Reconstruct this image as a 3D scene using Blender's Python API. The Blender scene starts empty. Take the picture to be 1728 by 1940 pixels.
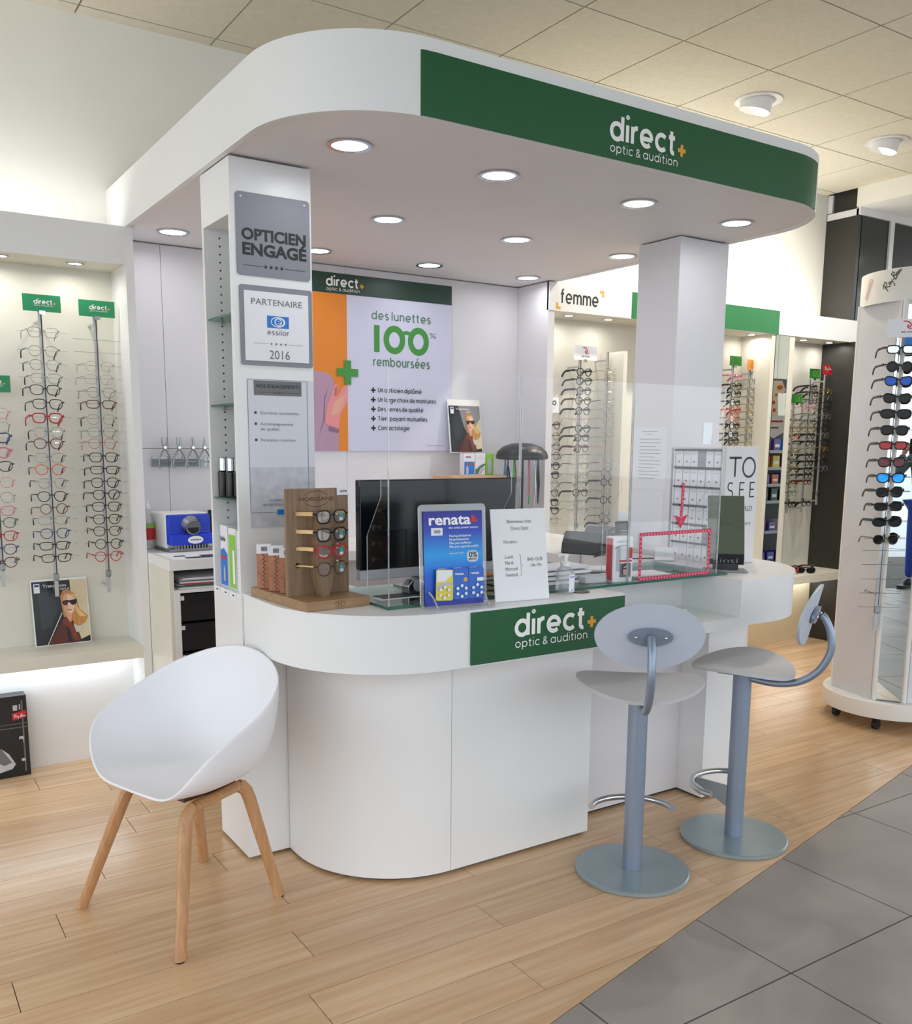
import bpy, math, random
from mathutils import Vector, Matrix
R = math.radians
PI = math.pi
rnd = random.Random(7)
S = bpy.context.scene
C = S.collection

# ------------------------------------------------------------------ camera
cam = bpy.data.objects.new('camera', bpy.data.cameras.new('camera'))
C.objects.link(cam)
yaw, pit, rol = R(33.18849), R(-9.18903), R(0.44649)
fw = Vector((math.sin(yaw) * math.cos(pit), math.cos(yaw) * math.cos(pit), math.sin(pit)))
rt = Vector((math.cos(yaw), -math.sin(yaw), 0))
up = rt.cross(fw)
r2 = rt * math.cos(rol) + up * math.sin(rol)
u2 = up * math.cos(rol) - rt * math.sin(rol)
m = Matrix((r2, u2, -fw)).transposed().to_4x4()
m.translation = Vector((0, 0, 1.5))
cam.matrix_world = m
cam.data.sensor_fit = 'HORIZONTAL'
cam.data.sensor_width = 36
cam.data.lens = 1743.8 * 36 / 1728
cam.data.shift_y = 150 / 1728
cam.data.clip_start = 0.02
S.camera = cam

# ------------------------------------------------------------------ light
S.view_settings.view_transform = 'Standard'
S.view_settings.look = 'None'
S.view_settings.gamma = 1
S.view_settings.use_curve_mapping = False
S.view_settings.exposure = 0.0
w = bpy.data.worlds.new('world'); S.world = w; w.use_nodes = True
bg = w.node_tree.nodes['Background']
bg.inputs[0].default_value = (0.86, 0.93, 1.0, 1); bg.inputs[1].default_value = 2.35
S.cycles.max_bounces = 12
S.cycles.diffuse_bounces = 5
S.cycles.glossy_bounces = 5
S.cycles.transparent_max_bounces = 24
S.cycles.transmission_bounces = 6
S.cycles.caustics_reflective = False
S.cycles.caustics_refractive = False
S.cycles.sample_clamp_indirect = 4


def lamp(name, loc, power, size, col=(1, 1, 1), rot=(0, 0, 0), size_y=None, spread=170, parent=None):
    d = bpy.data.lights.new(name, 'AREA'); d.energy = power; d.color = col
    d.shape = 'DISK'; d.size = size; d.spread = R(spread)
    if size_y: d.shape = 'RECTANGLE'; d.size_y = size_y
    o = bpy.data.objects.new(name, d); C.objects.link(o); o.location = loc; o.rotation_euler = rot
    if parent:
        o.parent = parent; o.location = Vector(loc) - OFF.get(parent, Vector())
    return o


# ------------------------------------------------------------------ materials
def lin(h):
    if isinstance(h, str):
        h = h.lstrip('#'); c = [int(h[i:i + 2], 16) / 255 for i in (0, 2, 4)]
        c = [x / 12.92 if x <= 0.04045 else ((x + 0.055) / 1.055) ** 2.4 for x in c]
        return (*c, 1)
    return h


MATS = {}


def M(name, col='#ffffff', r=0.5, m=0.0, var=0.03, sc=6.0, bump=0.0, emit=0.0, coat=0.0, aniso=None, spec=0.5):
    """principled material whose colour drifts a little with a noise texture"""
    if name in MATS: return MATS[name]
    mt = bpy.data.materials.new(name); mt.use_nodes = True
    nt = mt.node_tree; b = nt.nodes['Principled BSDF']; L = nt.links.new
    c = lin(col)
    b.inputs['Roughness'].default_value = r; b.inputs['Metallic'].default_value = m
    b.inputs['Coat Weight'].default_value = coat
    b.inputs['Specular IOR Level'].default_value = spec
    if var > 0:
        tc = nt.nodes.new('ShaderNodeTexCoord'); n = nt.nodes.new('ShaderNodeTexNoise')
        n.inputs['Scale'].default_value = sc; n.inputs['Detail'].default_value = 3
        mp = nt.nodes.new('ShaderNodeMapping')
        if aniso: mp.inputs['Scale'].default_value = aniso
        L(tc.outputs['Object'], mp.inputs[0]); L(mp.outputs[0], n.inputs['Vector'])
        cr = nt.nodes.new('ShaderNodeValToRGB')
        cr.color_ramp.elements[0].position = 0.3; cr.color_ramp.elements[1].position = 0.7
        cr.color_ramp.elements[0].color = (*[x * (1 - var) for x in c[:3]], 1)
        cr.color_ramp.elements[1].color = (*[min(1, x * (1 + var)) for x in c[:3]], 1)
        L(n.outputs['Fac'], cr.inputs[0]); L(cr.outputs[0], b.inputs['Base Color'])
        if bump:
            bp = nt.nodes.new('ShaderNodeBump'); bp.inputs['Strength'].default_value = bump
            bp.inputs['Distance'].default_value = 0.002
            L(n.outputs['Fac'], bp.inputs['Height']); L(bp.outputs[0], b.inputs['Normal'])
    else:
        b.inputs['Base Color'].default_value = c
    if emit:
        b.inputs['Emission Color'].default_value = c; b.inputs['Emission Strength'].default_value = emit
    MATS[name] = mt
    return mt


def glassy(name, tint='#ffffff', gl=0.06, rough=0.02, opac=0.0, ocol='#ffffff', k=0.5):
    """thin clear sheet: transparency with a fresnel sheen"""
    mt = bpy.data.materials.new(name); mt.use_nodes = True
    nt = mt.node_tree; nt.nodes.clear(); L = nt.links.new
    out = nt.nodes.new('ShaderNodeOutputMaterial')
    t = nt.nodes.new('ShaderNodeBsdfTransparent'); t.inputs[0].default_value = lin(tint)
    g = nt.nodes.new('ShaderNodeBsdfGlossy'); g.inputs['Roughness'].default_value = rough
    lw = nt.nodes.new('ShaderNodeLayerWeight'); lw.inputs['Blend'].default_value = 0.35
    mul = nt.nodes.new('ShaderNodeMath'); mul.operation = 'MULTIPLY_ADD'
    mul.inputs[1].default_value = k; mul.inputs[2].default_value = gl
    mul.use_clamp = True
    L(lw.outputs['Fresnel'], mul.inputs[0])
    mx = nt.nodes.new('ShaderNodeMixShader'); L(mul.outputs[0], mx.inputs[0])
    L(t.outputs[0], mx.inputs[1]); L(g.outputs[0], mx.inputs[2])
    last = mx
    if opac:
        d = nt.nodes.new('ShaderNodeBsdfDiffuse'); d.inputs[0].default_value = lin(ocol)
        m2 = nt.nodes.new('ShaderNodeMixShader'); m2.inputs[0].default_value = opac
        L(mx.outputs[0], m2.inputs[1]); L(d.outputs[0], m2.inputs[2]); last = m2
    L(last.outputs[0], out.inputs[0])
    MATS[name] = mt
    return mt


def wood_mat(name, c1, c2, c3, axis='X', r=0.35, per_obj=0.25, scale=1.0):
    """long-grained wood; each plank takes its own tone from Object Info"""
    mt = bpy.data.materials.new(name); mt.use_nodes = True
    nt = mt.node_tree; b = nt.nodes['Principled BSDF']; L = nt.links.new
    tc = nt.nodes.new('ShaderNodeTexCoord'); oi = nt.nodes.new('ShaderNodeObjectInfo')
    add = nt.nodes.new('ShaderNodeVectorMath'); add.operation = 'MULTIPLY_ADD'
    cmb = nt.nodes.new('ShaderNodeCombineXYZ')
    for i in range(3): L(oi.outputs['Random'], cmb.inputs[i])
    L(cmb.outputs[0], add.inputs[0]); add.inputs[1].default_value = (37, 11, 5)
    geo = tc.outputs['Object']; L(geo, add.inputs[2])
    mp = nt.nodes.new('ShaderNodeMapping')
    s = {'X': (1.2, 22, 22), 'Y': (22, 1.2, 22), 'Z': (22, 22, 1.2)}[axis]
    mp.inputs['Scale'].default_value = tuple(x * scale for x in s)
    L(add.outputs[0], mp.inputs[0])
    n1 = nt.nodes.new('ShaderNodeTexNoise'); n1.inputs['Scale'].default_value = 1.6; n1.inputs['Detail'].default_value = 6
    n1.inputs['Distortion'].default_value = 0.6
    L(mp.outputs[0], n1.inputs['Vector'])
    cr = nt.nodes.new('ShaderNodeValToRGB'); e = cr.color_ramp.elements
    e[0].position = 0.25; e[0].color = lin(c1); e[1].position = 0.75; e[1].color = lin(c3)
    k = e.new(0.5); k.color = lin(c2)
    L(n1.outputs['Fac'], cr.inputs[0])
    hs = nt.nodes.new('ShaderNodeHueSaturation')
    mr = nt.nodes.new('ShaderNodeMapRange'); mr.inputs[3].default_value = 1 - per_obj / 2; mr.inputs[4].default_value = 1 + per_obj / 2
    L(oi.outputs['Random'], mr.inputs[0]); L(mr.outputs[0], hs.inputs['Value']); L(cr.outputs[0], hs.inputs['Color'])
    L(hs.outputs[0], b.inputs['Base Color'])
    b.inputs['Roughness'].default_value = r
    bp = nt.nodes.new('ShaderNodeBump'); bp.inputs['Strength'].default_value = 0.08; bp.inputs['Distance'].default_value = 0.001
    L(n1.outputs['Fac'], bp.inputs['Height']); L(bp.outputs[0], b.inputs['Normal'])
    MATS[name] = mt
    return mt


# ------------------------------------------------------------------ mesh helper
class MB:
    def __init__(s): s.v = []; s.f = []; s.mi = []; s.k = 0

    def add(s, vs, fs):
        o = len(s.v); s.v += [tuple(p) for p in vs]
        for f in fs: s.f.append([i + o for i in f]); s.mi.append(s.k)
        return s

    def box(s, x0, x1, y0, y1, z0, z1):
        vs = [(x, y, z) for z in (z0, z1) for y in (y0, y1) for x in (x0, x1)]
        return s.add(vs, [(0, 2, 3, 1), (4, 5, 7, 6), (0, 1, 5, 4), (2, 6, 7, 3), (0, 4, 6, 2), (1, 3, 7, 5)])

    def obox(s, c, ux, uy, uz, hx, hy, hz):
        c, ux, uy, uz = map(Vector, (c, ux, uy, uz))
        vs = [c + ux * (hx * a) + uy * (hy * b) + uz * (hz * d) for d in (-1, 1) for b in (-1, 1) for a in (-1, 1)]
        return s.add(vs, [(0, 2, 3, 1), (4, 5, 7, 6), (0, 1, 5, 4), (2, 6, 7, 3), (0, 4, 6, 2), (1, 3, 7, 5)])

    def prism(s, pts, z0, z1, f=None):
        """extrude a 2D outline; f maps (x, y, z) -> point"""
        f = f or (lambda x, y, z: (x, y, z)); n = len(pts)
        vs = [f(x, y, z0) for x, y in pts] + [f(x, y, z1) for x, y in pts]
        return s.add(vs, [list(range(n))[::-1], list(range(n, 2 * n))] + [(i, (i + 1) % n, n + (i + 1) % n, n + i) for i in range(n)])

    def poly(s, pts): return s.add(pts, [list(range(len(pts)))])

    def wall(s, line, z0, z1, th=0.0, closed=False):
        """upright strip along a 2D polyline, thickened to its right-hand side"""
        n = len(line); P = [Vector(p) for p in line]; Q = []
        for i in range(n):
            a = P[i] - P[i - 1] if i else P[1] - P[0]
            b = P[i + 1] - P[i] if i < n - 1 else P[i] - P[i - 1]
            t = (a.normalized() + b.normalized()).normalized(); Q.append(P[i] + Vector((t.y, -t.x)) * th)
        vs = []
        for p, q in zip(P, Q): vs += [(p.x, p.y, z0), (p.x, p.y, z1), (q.x, q.y, z1), (q.x, q.y, z0)]
        fs = []
        for i in range(n - 1):
            a, b = 4 * i, 4 * i + 4
            for j in range(4): fs.append((a + j, a + (j + 1) % 4, b + (j + 1) % 4, b + j))
        fs += [(0, 3, 2, 1), tuple(4 * (n - 1) + j for j in range(4))]
        return s.add(vs, fs)

    def tube(s, path, r, n=8, closed=False, flat=None, cap=True):
        P = [Vector(p) for p in path]; N = len(P)
        rr = r if isinstance(r, (list, tuple)) else [r] * N
        ts = []
        for i in range(N):
            a = P[(i - 1) % N] if (closed or i) else P[0]; b = P[(i + 1) % N] if (closed or i < N - 1) else P[-1]
            ts.append((b - a).normalized())
        ref = Vector((0, 0, 1)) if abs(ts[0].z) < 0.9 else Vector((1, 0, 0))
        x = (ref - ts[0] * ref.dot(ts[0])).normalized(); vs = []
        for i in range(N):
            x = (x - ts[i] * x.dot(ts[i])).normalized(); y = ts[i].cross(x)
            fx, fy = flat or (1, 1)
            for j in range(n):
                a = 2 * PI * j / n
                vs.append(P[i] + x * (math.cos(a) * rr[i] * fx) + y * (math.sin(a) * rr[i] * fy))
        fs = []
        for i in range(N if closed else N - 1):
            for j in range(n):
                a = i * n; b = ((i + 1) % N) * n
                fs.append((a + j, a + (j + 1) % n, b + (j + 1) % n, b + j))
        if cap and not closed: fs += [list(range(n))[::-1], [(N - 1) * n + j for j in range(n)]]
        return s.add(vs, fs)

    def cyl(s, c, r, z0, z1, n=24, r1=None):
        return s.lathe([(r, z0), (r if r1 is None else r1, z1)], c, n)

    def lathe(s, prof, c=(0, 0), n=24, cap=True):
        vs = []; k = len(prof)
        for r, z in prof:
            for j in range(n):
                a = 2 * PI * j / n; vs.append((c[0] + r * math.cos(a), c[1] + r * math.sin(a), z))
        fs = [(i * n + j, i * n + (j + 1) % n, (i + 1) * n + (j + 1) % n, (i + 1) * n + j) for i in range(k - 1) for j in range(n)]
        if cap: fs += [list(range(n))[::-1], [(k - 1) * n + j for j in range(n)]]
        return s.add(vs, fs)

    def ball(s, c, r, n=12, m=8, sx=(1, 1, 1)):
        vs = []; c = Vector(c)
        for i in range(m + 1):
            t = PI * i / m
            for j in range(n):
                a = 2 * PI * j / n
                vs.append(c + Vector((math.sin(t) * math.cos(a) * sx[0], math.sin(t) * math.sin(a) * sx[1], -math.cos(t) * sx[2])) * r)
        return s.add(vs, [(i * n + j, i * n + (j + 1) % n, (i + 1) * n + (j + 1) % n, (i + 1) * n + j) for i in range(m) for j in range(n)])

    def mesh(s, name, mats, off=None, smooth=False):
        me = bpy.data.meshes.new(name)
        vs = s.v if off is None else [(p[0] - off[0], p[1] - off[1], p[2] - off[2]) for p in s.v]
        me.from_pydata(vs, [], s.f)
        if not isinstance(mats, (list, tuple)): mats = [mats]
        for mt in mats: me.materials.append(MATS[mt] if isinstance(mt, str) else mt)
        if len(mats) > 1: me.polygons.foreach_set('material_index', s.mi)
        me.validate(); me.update()
        if smooth:
            me.polygons.foreach_set('use_smooth', [True] * len(me.polygons))
            me.set_sharp_from_angle(angle=R(35))
        return me


OFF = {}


def props(o, label=None, cat=None, group=None, kind=None):
    if label: o['label'] = label
    if cat: o['category'] = cat
    if group: o['group'] = group
    if kind: o['kind'] = kind
    return o


def thing(name, label, cat, loc=(0, 0, 0), rz=0.0, group=None, world=False):
    """Empty at the thing's base; world=True: its parts are given in room coordinates"""
    o = bpy.data.objects.new(name, None); C.objects.link(o); o.location = loc; o.rotation_euler = (0, 0, rz)
    o.empty_display_size = 0.05
    if world: OFF[o] = Vector(loc)
    return props(o, label, cat, group)


def part(name, mb, mats, parent=None, smooth=False, bev=0.0, label=None, kind=None, seg=2):
    off = OFF.get(parent)
    me = mb.mesh(name, mats, off, smooth) if isinstance(mb, MB) else mb
    o = bpy.data.objects.new(name, me); C.objects.link(o)
    if parent:
        o.parent = parent
        if off is not None: OFF[o] = off
    if bev:
        b = o.modifiers.new('bevel', 'BEVEL'); b.width = bev; b.segments = seg; b.limit_method = 'ANGLE'; b.angle_limit = R(40)
        b.harden_normals = False
    return props(o, label, None, None, kind)


def solo(name, mb, mats, label, cat, loc=(0, 0, 0), rz=0.0, group=None, smooth=False, bev=0.0):
    """a thing that is one mesh, given in its own coordinates"""
    o = part(name, mb, mats, None, smooth, bev); o.location = loc; o.rotation_euler = (0, 0, rz)
    return props(o, label, cat, group)


def copy_tree(o, parent=None, loc=None, rz=None):
    c = o.copy(); C.objects.link(c)
    if parent: c.parent = parent
    if loc is not None: c.location = loc
    if rz is not None: c.rotation_euler = (0, 0, rz)
    for ch in list(o.children): copy_tree(ch, c)
    return c


def struct(name, mb, mats, smooth=False, bev=0.0):
    return part(name, mb, mats, None, smooth, bev, kind='structure')


def arc(cx, cy, r, a0, a1, n=10, ry=None):
    ry = r if ry is None else ry
    return [(cx + r * math.cos(R(a0 + (a1 - a0) * i / n)), cy + ry * math.sin(R(a0 + (a1 - a0) * i / n))) for i in range(n + 1)]


def plane(o, u, v):
    """map from 2D print coordinates to a plane in space; third value lifts off the surface"""
    o, u, v = Vector(o), Vector(u), Vector(v); n = u.cross(v).normalized()
    return lambda x, y, h=0.0: o + u * x + v * y + n * h


FRONT = lambda x, y, z: plane((x, y, z), (1, 0, 0), (0, 0, 1))   # a print facing the shop front

# ------------------------------------------------------------------ lettering
def flat_text(body, cap, bold=0.0, xs=1.0, shear=0.0, align='LEFT', space=1.0):
    cu = bpy.data.curves.new('lettering', 'FONT'); cu.body = body; cu.size = cap / 0.729
    cu.offset = bold * cap; cu.shear = shear; cu.align_x = align; cu.space_character = space; cu.resolution_u = 3
    ob = bpy.data.objects.new('lettering', cu)
    me = bpy.data.meshes.new_from_object(ob)
    vs = [(q.co.x * xs, q.co.y) for q in me.vertices]; fs = [list(p.vertices) for p in me.polygons]
    bpy.data.objects.remove(ob); bpy.data.curves.remove(cu); bpy.data.meshes.remove(me)
    return vs, fs


def text(body, cap, mat, parent, pm, x=0, y=0, bold=0.0, xs=1.0, shear=0.0, align='LEFT', h=0.0008, space=1.0, name='lettering', width=None):
    vs, fs = flat_text(body, cap, bold, xs, shear, align, space)
    if width:
        w0 = max(p[0] for p in vs) - min(p[0] for p in vs); vs = [(p[0] * width / w0, p[1]) for p in vs]
    mb = MB(); mb.add([pm(x + a, y + b, h) for a, b in vs], fs)
    return part(name, mb, mat, parent)


def ribbon(mb, pts, wd, pm, h=0.0, closed=False):
    P = [Vector(p) for p in pts]; N = len(P); A = []; B = []
    for i in range(N):
        a = (P[i] - P[i - 1]).normalized() if (i or closed) else (P[1] - P[0]).normalized()
        b = (P[(i + 1) % N] - P[i]).normalized() if (i < N - 1 or closed) else a
        t = a + b
        t = a if t.length < 1e-4 else t.normalized()
        n = Vector((-t.y, t.x)); k = max(0.45, abs(n.dot(Vector((-a.y, a.x)))))
        A.append(P[i] + n * (wd / 2 / k)); B.append(P[i] - n * (wd / 2 / k))
    vs = [pm(p.x, p.y, h) for p in A] + [pm(p.x, p.y, h) for p in B]
    mb.add(vs, [(i, N + i, N + (i + 1) % N, (i + 1) % N) for i in range(N if closed else N - 1)])


O_ = ('o', arc(.5, .5, .5, 0, 360, 20)[:-1])
GL = {   # round geometric lower case, x-height 1
    'o': (1.0, [O_]), 'a': (1.0, [O_, [(1, 1.05), (1, -.05)]]), 'b': (1.0, [O_, [(0, 1.5), (0, -.05)]]),
    'd': (1.0, [O_, [(1, 1.5), (1, -.05)]]), 'p': (1.0, [O_, [(0, 1.05), (0, -.5)]]), 'q': (1.0, [O_, [(1, 1.05), (1, -.5)]]),
    'g': (1.0, [O_, [(1, 1.05), (1, -.1)] + arc(.5, -.1, .5, 0, -150, 8)]),
    'c': (.82, [arc(.5, .5, .5, 45, 315, 16)]), 'e': (1.0, [[(.0, .46), (1.03, .46)], arc(.5, .5, .5, -4, 312, 18)]),
    'i': (.0, [[(0, 1.05), (0, -.05)], ('o', arc(0, 1.45, .06, 0, 360, 8)[:-1])]), 'l': (.0, [[(0, 1.5), (0, -.05)]]),
    't': (.5, [[(.18, 1.4), (.18, .25)] + arc(.4, .2, .22, 180, 290, 6), [(-.1, .98), (.52, .98)]]),
    'r': (.36, [[(0, 1.05), (0, -.05)], arc(.42, .58, .42, 180, 82, 6)]),
    'n': (.84, [[(0, 1.05), (0, -.05)], arc(.42, .58, .42, 180, 0, 10) + [(.84, -.05)]]),
    'h': (.84, [[(0, 1.5), (0, -.05)], arc(.42, .58, .42, 180, 0, 10) + [(.84, -.05)]]),
    'm': (1.4, [[(0, 1.05), (0, -.05)], arc(.35, .63, .35, 180, 0, 8) + [(.7, -.05)], arc(1.05, .63, .35, 180, 0, 8) + [(1.4, -.05)]]),
    'u': (.84, [[(0, 1.05)] + arc(.42, .42, .42, 180, 360, 10) + [(.84, 1.05)], [(.84, .5), (.84, -.05)]]),
    's': (.66, [arc(.33, .74, .3, 40, 235, 8, .26) + arc(.33, .24, .34, 70, -145, 8, .26)]),
    'x': (.75, [[(0, 1.02), (.75, -.02)], [(0, -.02), (.75, 1.02)]]), 'v': (.8, [[(0, 1.03), (.4, 0), (.8, 1.03)]]),
    'y': (.8, [[(0, 1.03), (.4, .05)], [(.8, 1.03), (.2, -.5)]]), 'z': (.7, [[(0, 1), (.7, 1), (0, 0), (.72, 0)]]),
    'f': (.5, [[(.18, -.05), (.18, 1.2)] + arc(.42, 1.22, .24, 180, 80, 6), [(-.08, .98), (.5, .98)]]),
    '&': (1.05, [[(1.05, 0), (.3, .82)] + arc(.5, 1.08, .26, 200, -40, 10) + [(.3, .6)] + arc(.42, .3, .32, 120, 300, 10) + [(.98, .55)]]),
    'U': (1.0, [[(0, 1.42)] + arc(.5, .5, .5, 180, 360, 10) + [(1, 1.42)]]), 'T': (1.0, [[(0, 1.4), (1, 1.4)], [(.5, 1.4), (.5, -.05)]]),
    'D': (1.0, [[(0, 1.4), (0, 0), (.35, 0)] + arc(.35, .7, .65, -90, 90, 10, .7) + [(0, 1.4)]]),
    'C': (1.15, [arc(.7, .7, .7, 45, 315, 14)]), ' ': (.35, []),
}


def stroke_text(mb, s, xh, wt, pm, x=0, y=0, gap=0.32, h=0.0008, xs=1.0):
    """letters drawn with even round strokes; returns the end of the line"""
    acc = {'é': ('e', [[(.4, 1.3), (.68, 1.62)]]), 'è': ('e', [[(.6, 1.3), (.32, 1.62)]]), 'ô': ('o', [[(.2, 1.3), (.5, 1.58), (.8, 1.3)]])}
    n_ = 0
    for ch in s:
        ex = []
        if ch in acc: ch, ex = acc[ch]
        adv, strokes = GL[ch]
        for st in list(strokes) + ex:
            cl = isinstance(st, tuple); pts = st[1] if cl else st
            ww = wt
            if ch == 'i' and cl: ww = wt * 0.62; pts = [(a, (b - 1.45) * (wt / .3) + 1.45 + wt * .35) for a, b in [((p[0]) * (wt / .3) * 1.4, p[1]) for p in pts]]
            n_ += 1; ribbon(mb, [(x + a * xh * xs, y + b * xh) for a, b in pts], ww * xh, pm, h + n_ * 7e-5, cl)
        x += (adv + (gap + wt if ch != ' ' else 0)) * xh * xs
    return x


def fit_stroke(s, x0, x1, y, xh, wt, pm, mat, parent, gap=.3, h=.0008):
    tot = stroke_text(MB(), s, 1.0, wt, pm, 0, 0, gap) - gap
    mb = MB(); stroke_text(mb, s, xh, wt, pm, x0, y, gap, h, xs=(x1 - x0) / (tot * xh)); return part('lettering', mb, mat, parent)


def plus(mb, cx, cy, r, t, pm, h=0.0008):
    a, b = t / 2, r
    pts = [(-a, -b), (a, -b), (a, -a), (b, -a), (b, a), (a, a), (a, b), (-a, b), (-a, a), (-b, a), (-b, -a), (-a, -a)]
    mb.add([pm(cx + x, cy + y, h) for x, y in pts], [list(range(12))])


def logo(parent, pm, x, y, xh, white='print_white'):
    """the shop's word mark: direct + / optic & audition, x-height xh of the upper word"""
    mb = MB(); e = stroke_text(mb, 'direct', xh, 0.3, pm, x + .1 * xh, y, gap=0.17)
    part('lettering', mb, white, parent)
    mb = MB(); plus(mb, e + .3 * xh, y + .3 * xh, .4 * xh, .27 * xh, pm); part('plus_mark', mb, 'print_orange', parent)
    tot = stroke_text(MB(), 'optic & audition', 1.0, .17, pm, gap=.26) - .26
    mb = MB(); stroke_text(mb, 'optic & audition', xh * .37, 0.18, pm, x + .06 * xh, y - .84 * xh, gap=0.26, xs=(e - x - .2 * xh) / (tot * xh * .37)); part('lettering', mb, white, parent)
    return e


def art(layers, pm, parent, name='printed_picture', step=0.0004, h0=0.0006):
    """flat print built from coloured shapes laid one over the other"""
    mb = MB(); mats = []
    for i, (mt, pts) in enumerate(layers):
        if mt not in mats: mats.append(mt)
        mb.k = mats.index(mt)
        mb.add([pm(x, y, h0 + i * step) for x, y in pts], [list(range(len(pts)))])
    return part(name, mb, mats, parent)


def rect(x0, y0, x1, y1): return [(x0, y0), (x1, y0), (x1, y1), (x0, y1)]


def rrect(x0, y0, x1, y1, r, n=4):
    return arc(x1 - r, y0 + r, r, -90, 0, n) + arc(x1 - r, y1 - r, r, 0, 90, n) + arc(x0 + r, y1 - r, r, 90, 180, n) + arc(x0 + r, y0 + r, r, 180, 270, n)


def ell(cx, cy, rx, ry, n=20): return arc(cx, cy, rx, 0, 360, n, ry)[:-1]


def star(cx, cy, r): return [(cx + (r if i % 2 == 0 else r * .4) * math.sin(PI * i / 5), cy + (r if i % 2 == 0 else r * .4) * math.cos(PI * i / 5)) for i in range(10)]


def clip(poly, a, b, c):
    """keep the part of a 2D polygon where a*x + b*y >= c"""
    out = []
    for i in range(len(poly)):
        p, q = poly[i], poly[(i + 1) % len(poly)]
        dp = a * p[0] + b * p[1] - c; dq = a * q[0] + b * q[1] - c
        if dp >= 0: out.append(p)
        if dp * dq < 0:
            t = dp / (dp - dq); out.append((p[0] + (q[0] - p[0]) * t, p[1] + (q[1] - p[1]) * t))
    return out


# the palette
M('laminate_white', '#e6e6e6', .32, var=.012, sc=3)
M('panel_white', '#dcdadd', .4, var=.015, sc=3)
M('canopy_white', '#e9e9e8', .4, var=.012, sc=2)
M('wall_paint', '#e6e4dc', .8, var=.02, sc=4, bump=.05)
M('bay_cream', '#dcd9cd', .5, var=.015, sc=3)
M('dark_gap', '#1d1b1a', .8)
M('sign_green', '#0e552c', .35, var=.03)
M('valance_green', '#23713f', .4, var=.03)
M('print_white', '#f1f1ee', .5, var=.01)
M('print_orange', '#e39f2a', .5, var=.02)
M('print_black', '#191919', .5, var=.02)
M('print_grey', '#6d6d70', .5, var=.02)
M('print_ltgrey', '#b9bbc0', .5, var=.02)
M('print_green', '#3f8f3c', .5, var=.02)
M('print_dkgreen', '#4d7d58', .5, var=.02)
M('print_red', '#c6222e', .45, var=.02)
M('print_blue', '#1674cf', .45, var=.02)
M('print_navy', '#262a9c', .45, var=.05)
M('paper', '#e9eaee', .7, var=.012)
M('chrome', '#c9ccd0', .18, 1.0, var=.02)
M('steel', '#9a9da0', .32, 1.0, var=.03)
M('silver_paint', '#8f9bad', .38, .55, var=.03, sc=60)
M('disc_paint', '#95a3a8', .25, .35, var=.05, sc=8)
M('black_plastic', '#17181a', .35, var=.04)
M('black_gloss', '#0d0f12', .12, var=.03)
M('grey_plastic', '#8d8e92', .45, var=.03)
M('glass_edge', '#27604f', .15, var=.05)
M('lamp_face', '#ffffff', .5, var=0, emit=9.0)
M('led_face', '#eef6ff', .5, var=0, emit=10.0)
glassy('plexi', gl=.0, k=.09)
glassy('acrylic', tint='#f4f7f8', gl=.08)
glassy('table_glass', tint='#d9ece6', gl=.06)
glassy('clear_lens', gl=.0, k=.18)
glassy('dark_glass', tint='#777c80', gl=.07)
M('mirror', '#e6ecea', .01, 1.0, var=.004)
P_CAN, P_SPOT, P_LED, P_BAY, P_WASH = .75, 22, 3, .7, 8
# ------------------------------------------------------------------ the room
wood_mat('oak_floor', '#c39d77', '#cfab85', '#dabc98', 'X', r=.24, per_obj=.12, scale=1)
M('floor_tile', '#948b86', .42, var=.16, sc=2.6, bump=.05)
M('tile_joint', '#4b4743', .8)
M('ceiling_tile', '#d6cfbd', .9, var=.04, sc=40, bump=.3)
M('grid_dark', '#6e675a', .8)
M('dark_wall', '#2d2b28', .45, var=.05, sc=5)
M('pale_tile', '#d8d4cc', .6, var=.05)
M('pavement', '#b9bbbd', .8, var=.05)

fl = MB(); fl.box(-3.0, 9.5, -9.0, 8.0, -.05, -.006)
floor = struct('floor', fl, 'tile_joint')
BND = (-.2292, 1.0, 1.376)          # the wood lies where y >= 1.376 + .2292 x
g = .0012
for k in range(-9, 13):
    y0 = 2.49 + .1665 * k; y1 = y0 + .1665
    joint = {0: .262, -1: 1.03, -2: 1.605, -3: .937, -4: 1.502, 1: 1.09, 2: .435, 3: 1.0, 4: .625, 5: .2, 6: .814}.get(k, rnd.random() * 1.45)
    x = joint - 1.454 * 4
    while x < 7.2:
        P = rect(max(x, -2.2) + g, y0 + g, x + 1.454 - g, min(y1, 4.6) - g); x += 1.454
        if P[1][0] < -2.1: continue
        P = clip(P, *BND)
        if len(P) < 3: continue
        b = MB(); b.prism(P, -.006, 0.0); part('plank', b, 'oak_floor', floor)
for i in range(-4, 9):
    for j in range(-6, 4):
        P = rect(2.15 + .606 * i + .003, 1.51 + .606 * j + .003, 2.15 + .606 * (i + 1) - .003, 1.51 + .606 * (j + 1) - .003)
        P = clip(P, -BND[0], -BND[1], -BND[2] + .003)
        if len(P) < 3: continue
        b = MB(); b.prism(P, -.006, -.0005); part('tile', b, 'floor_tile', floor)

ce = MB(); ce.box(-3.0, 9.5, -2.4, 8.0, 3.36, 3.42)
ceiling = struct('ceiling', ce, 'grid_dark')
for i in range(-9, 6):
    for j in range(-1, 9):
        x0, y0 = 2.78 + .6 * i, 4.482 - .6 * (j + 1)
        if x0 > 6.2: continue
        b = MB(); b.box(x0 + .004, min(x0 + .6, 6.26) - .004, y0 + .004, y0 + .6 - .004, 3.335, 3.352)
        part('ceiling_tile', b, 'ceiling_tile', ceiling)
b = MB(); b.box(-3, 9.5, -2.4, -.93, 3.335, 3.352); part('ceiling_panel', b, 'ceiling_tile', ceiling)
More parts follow.
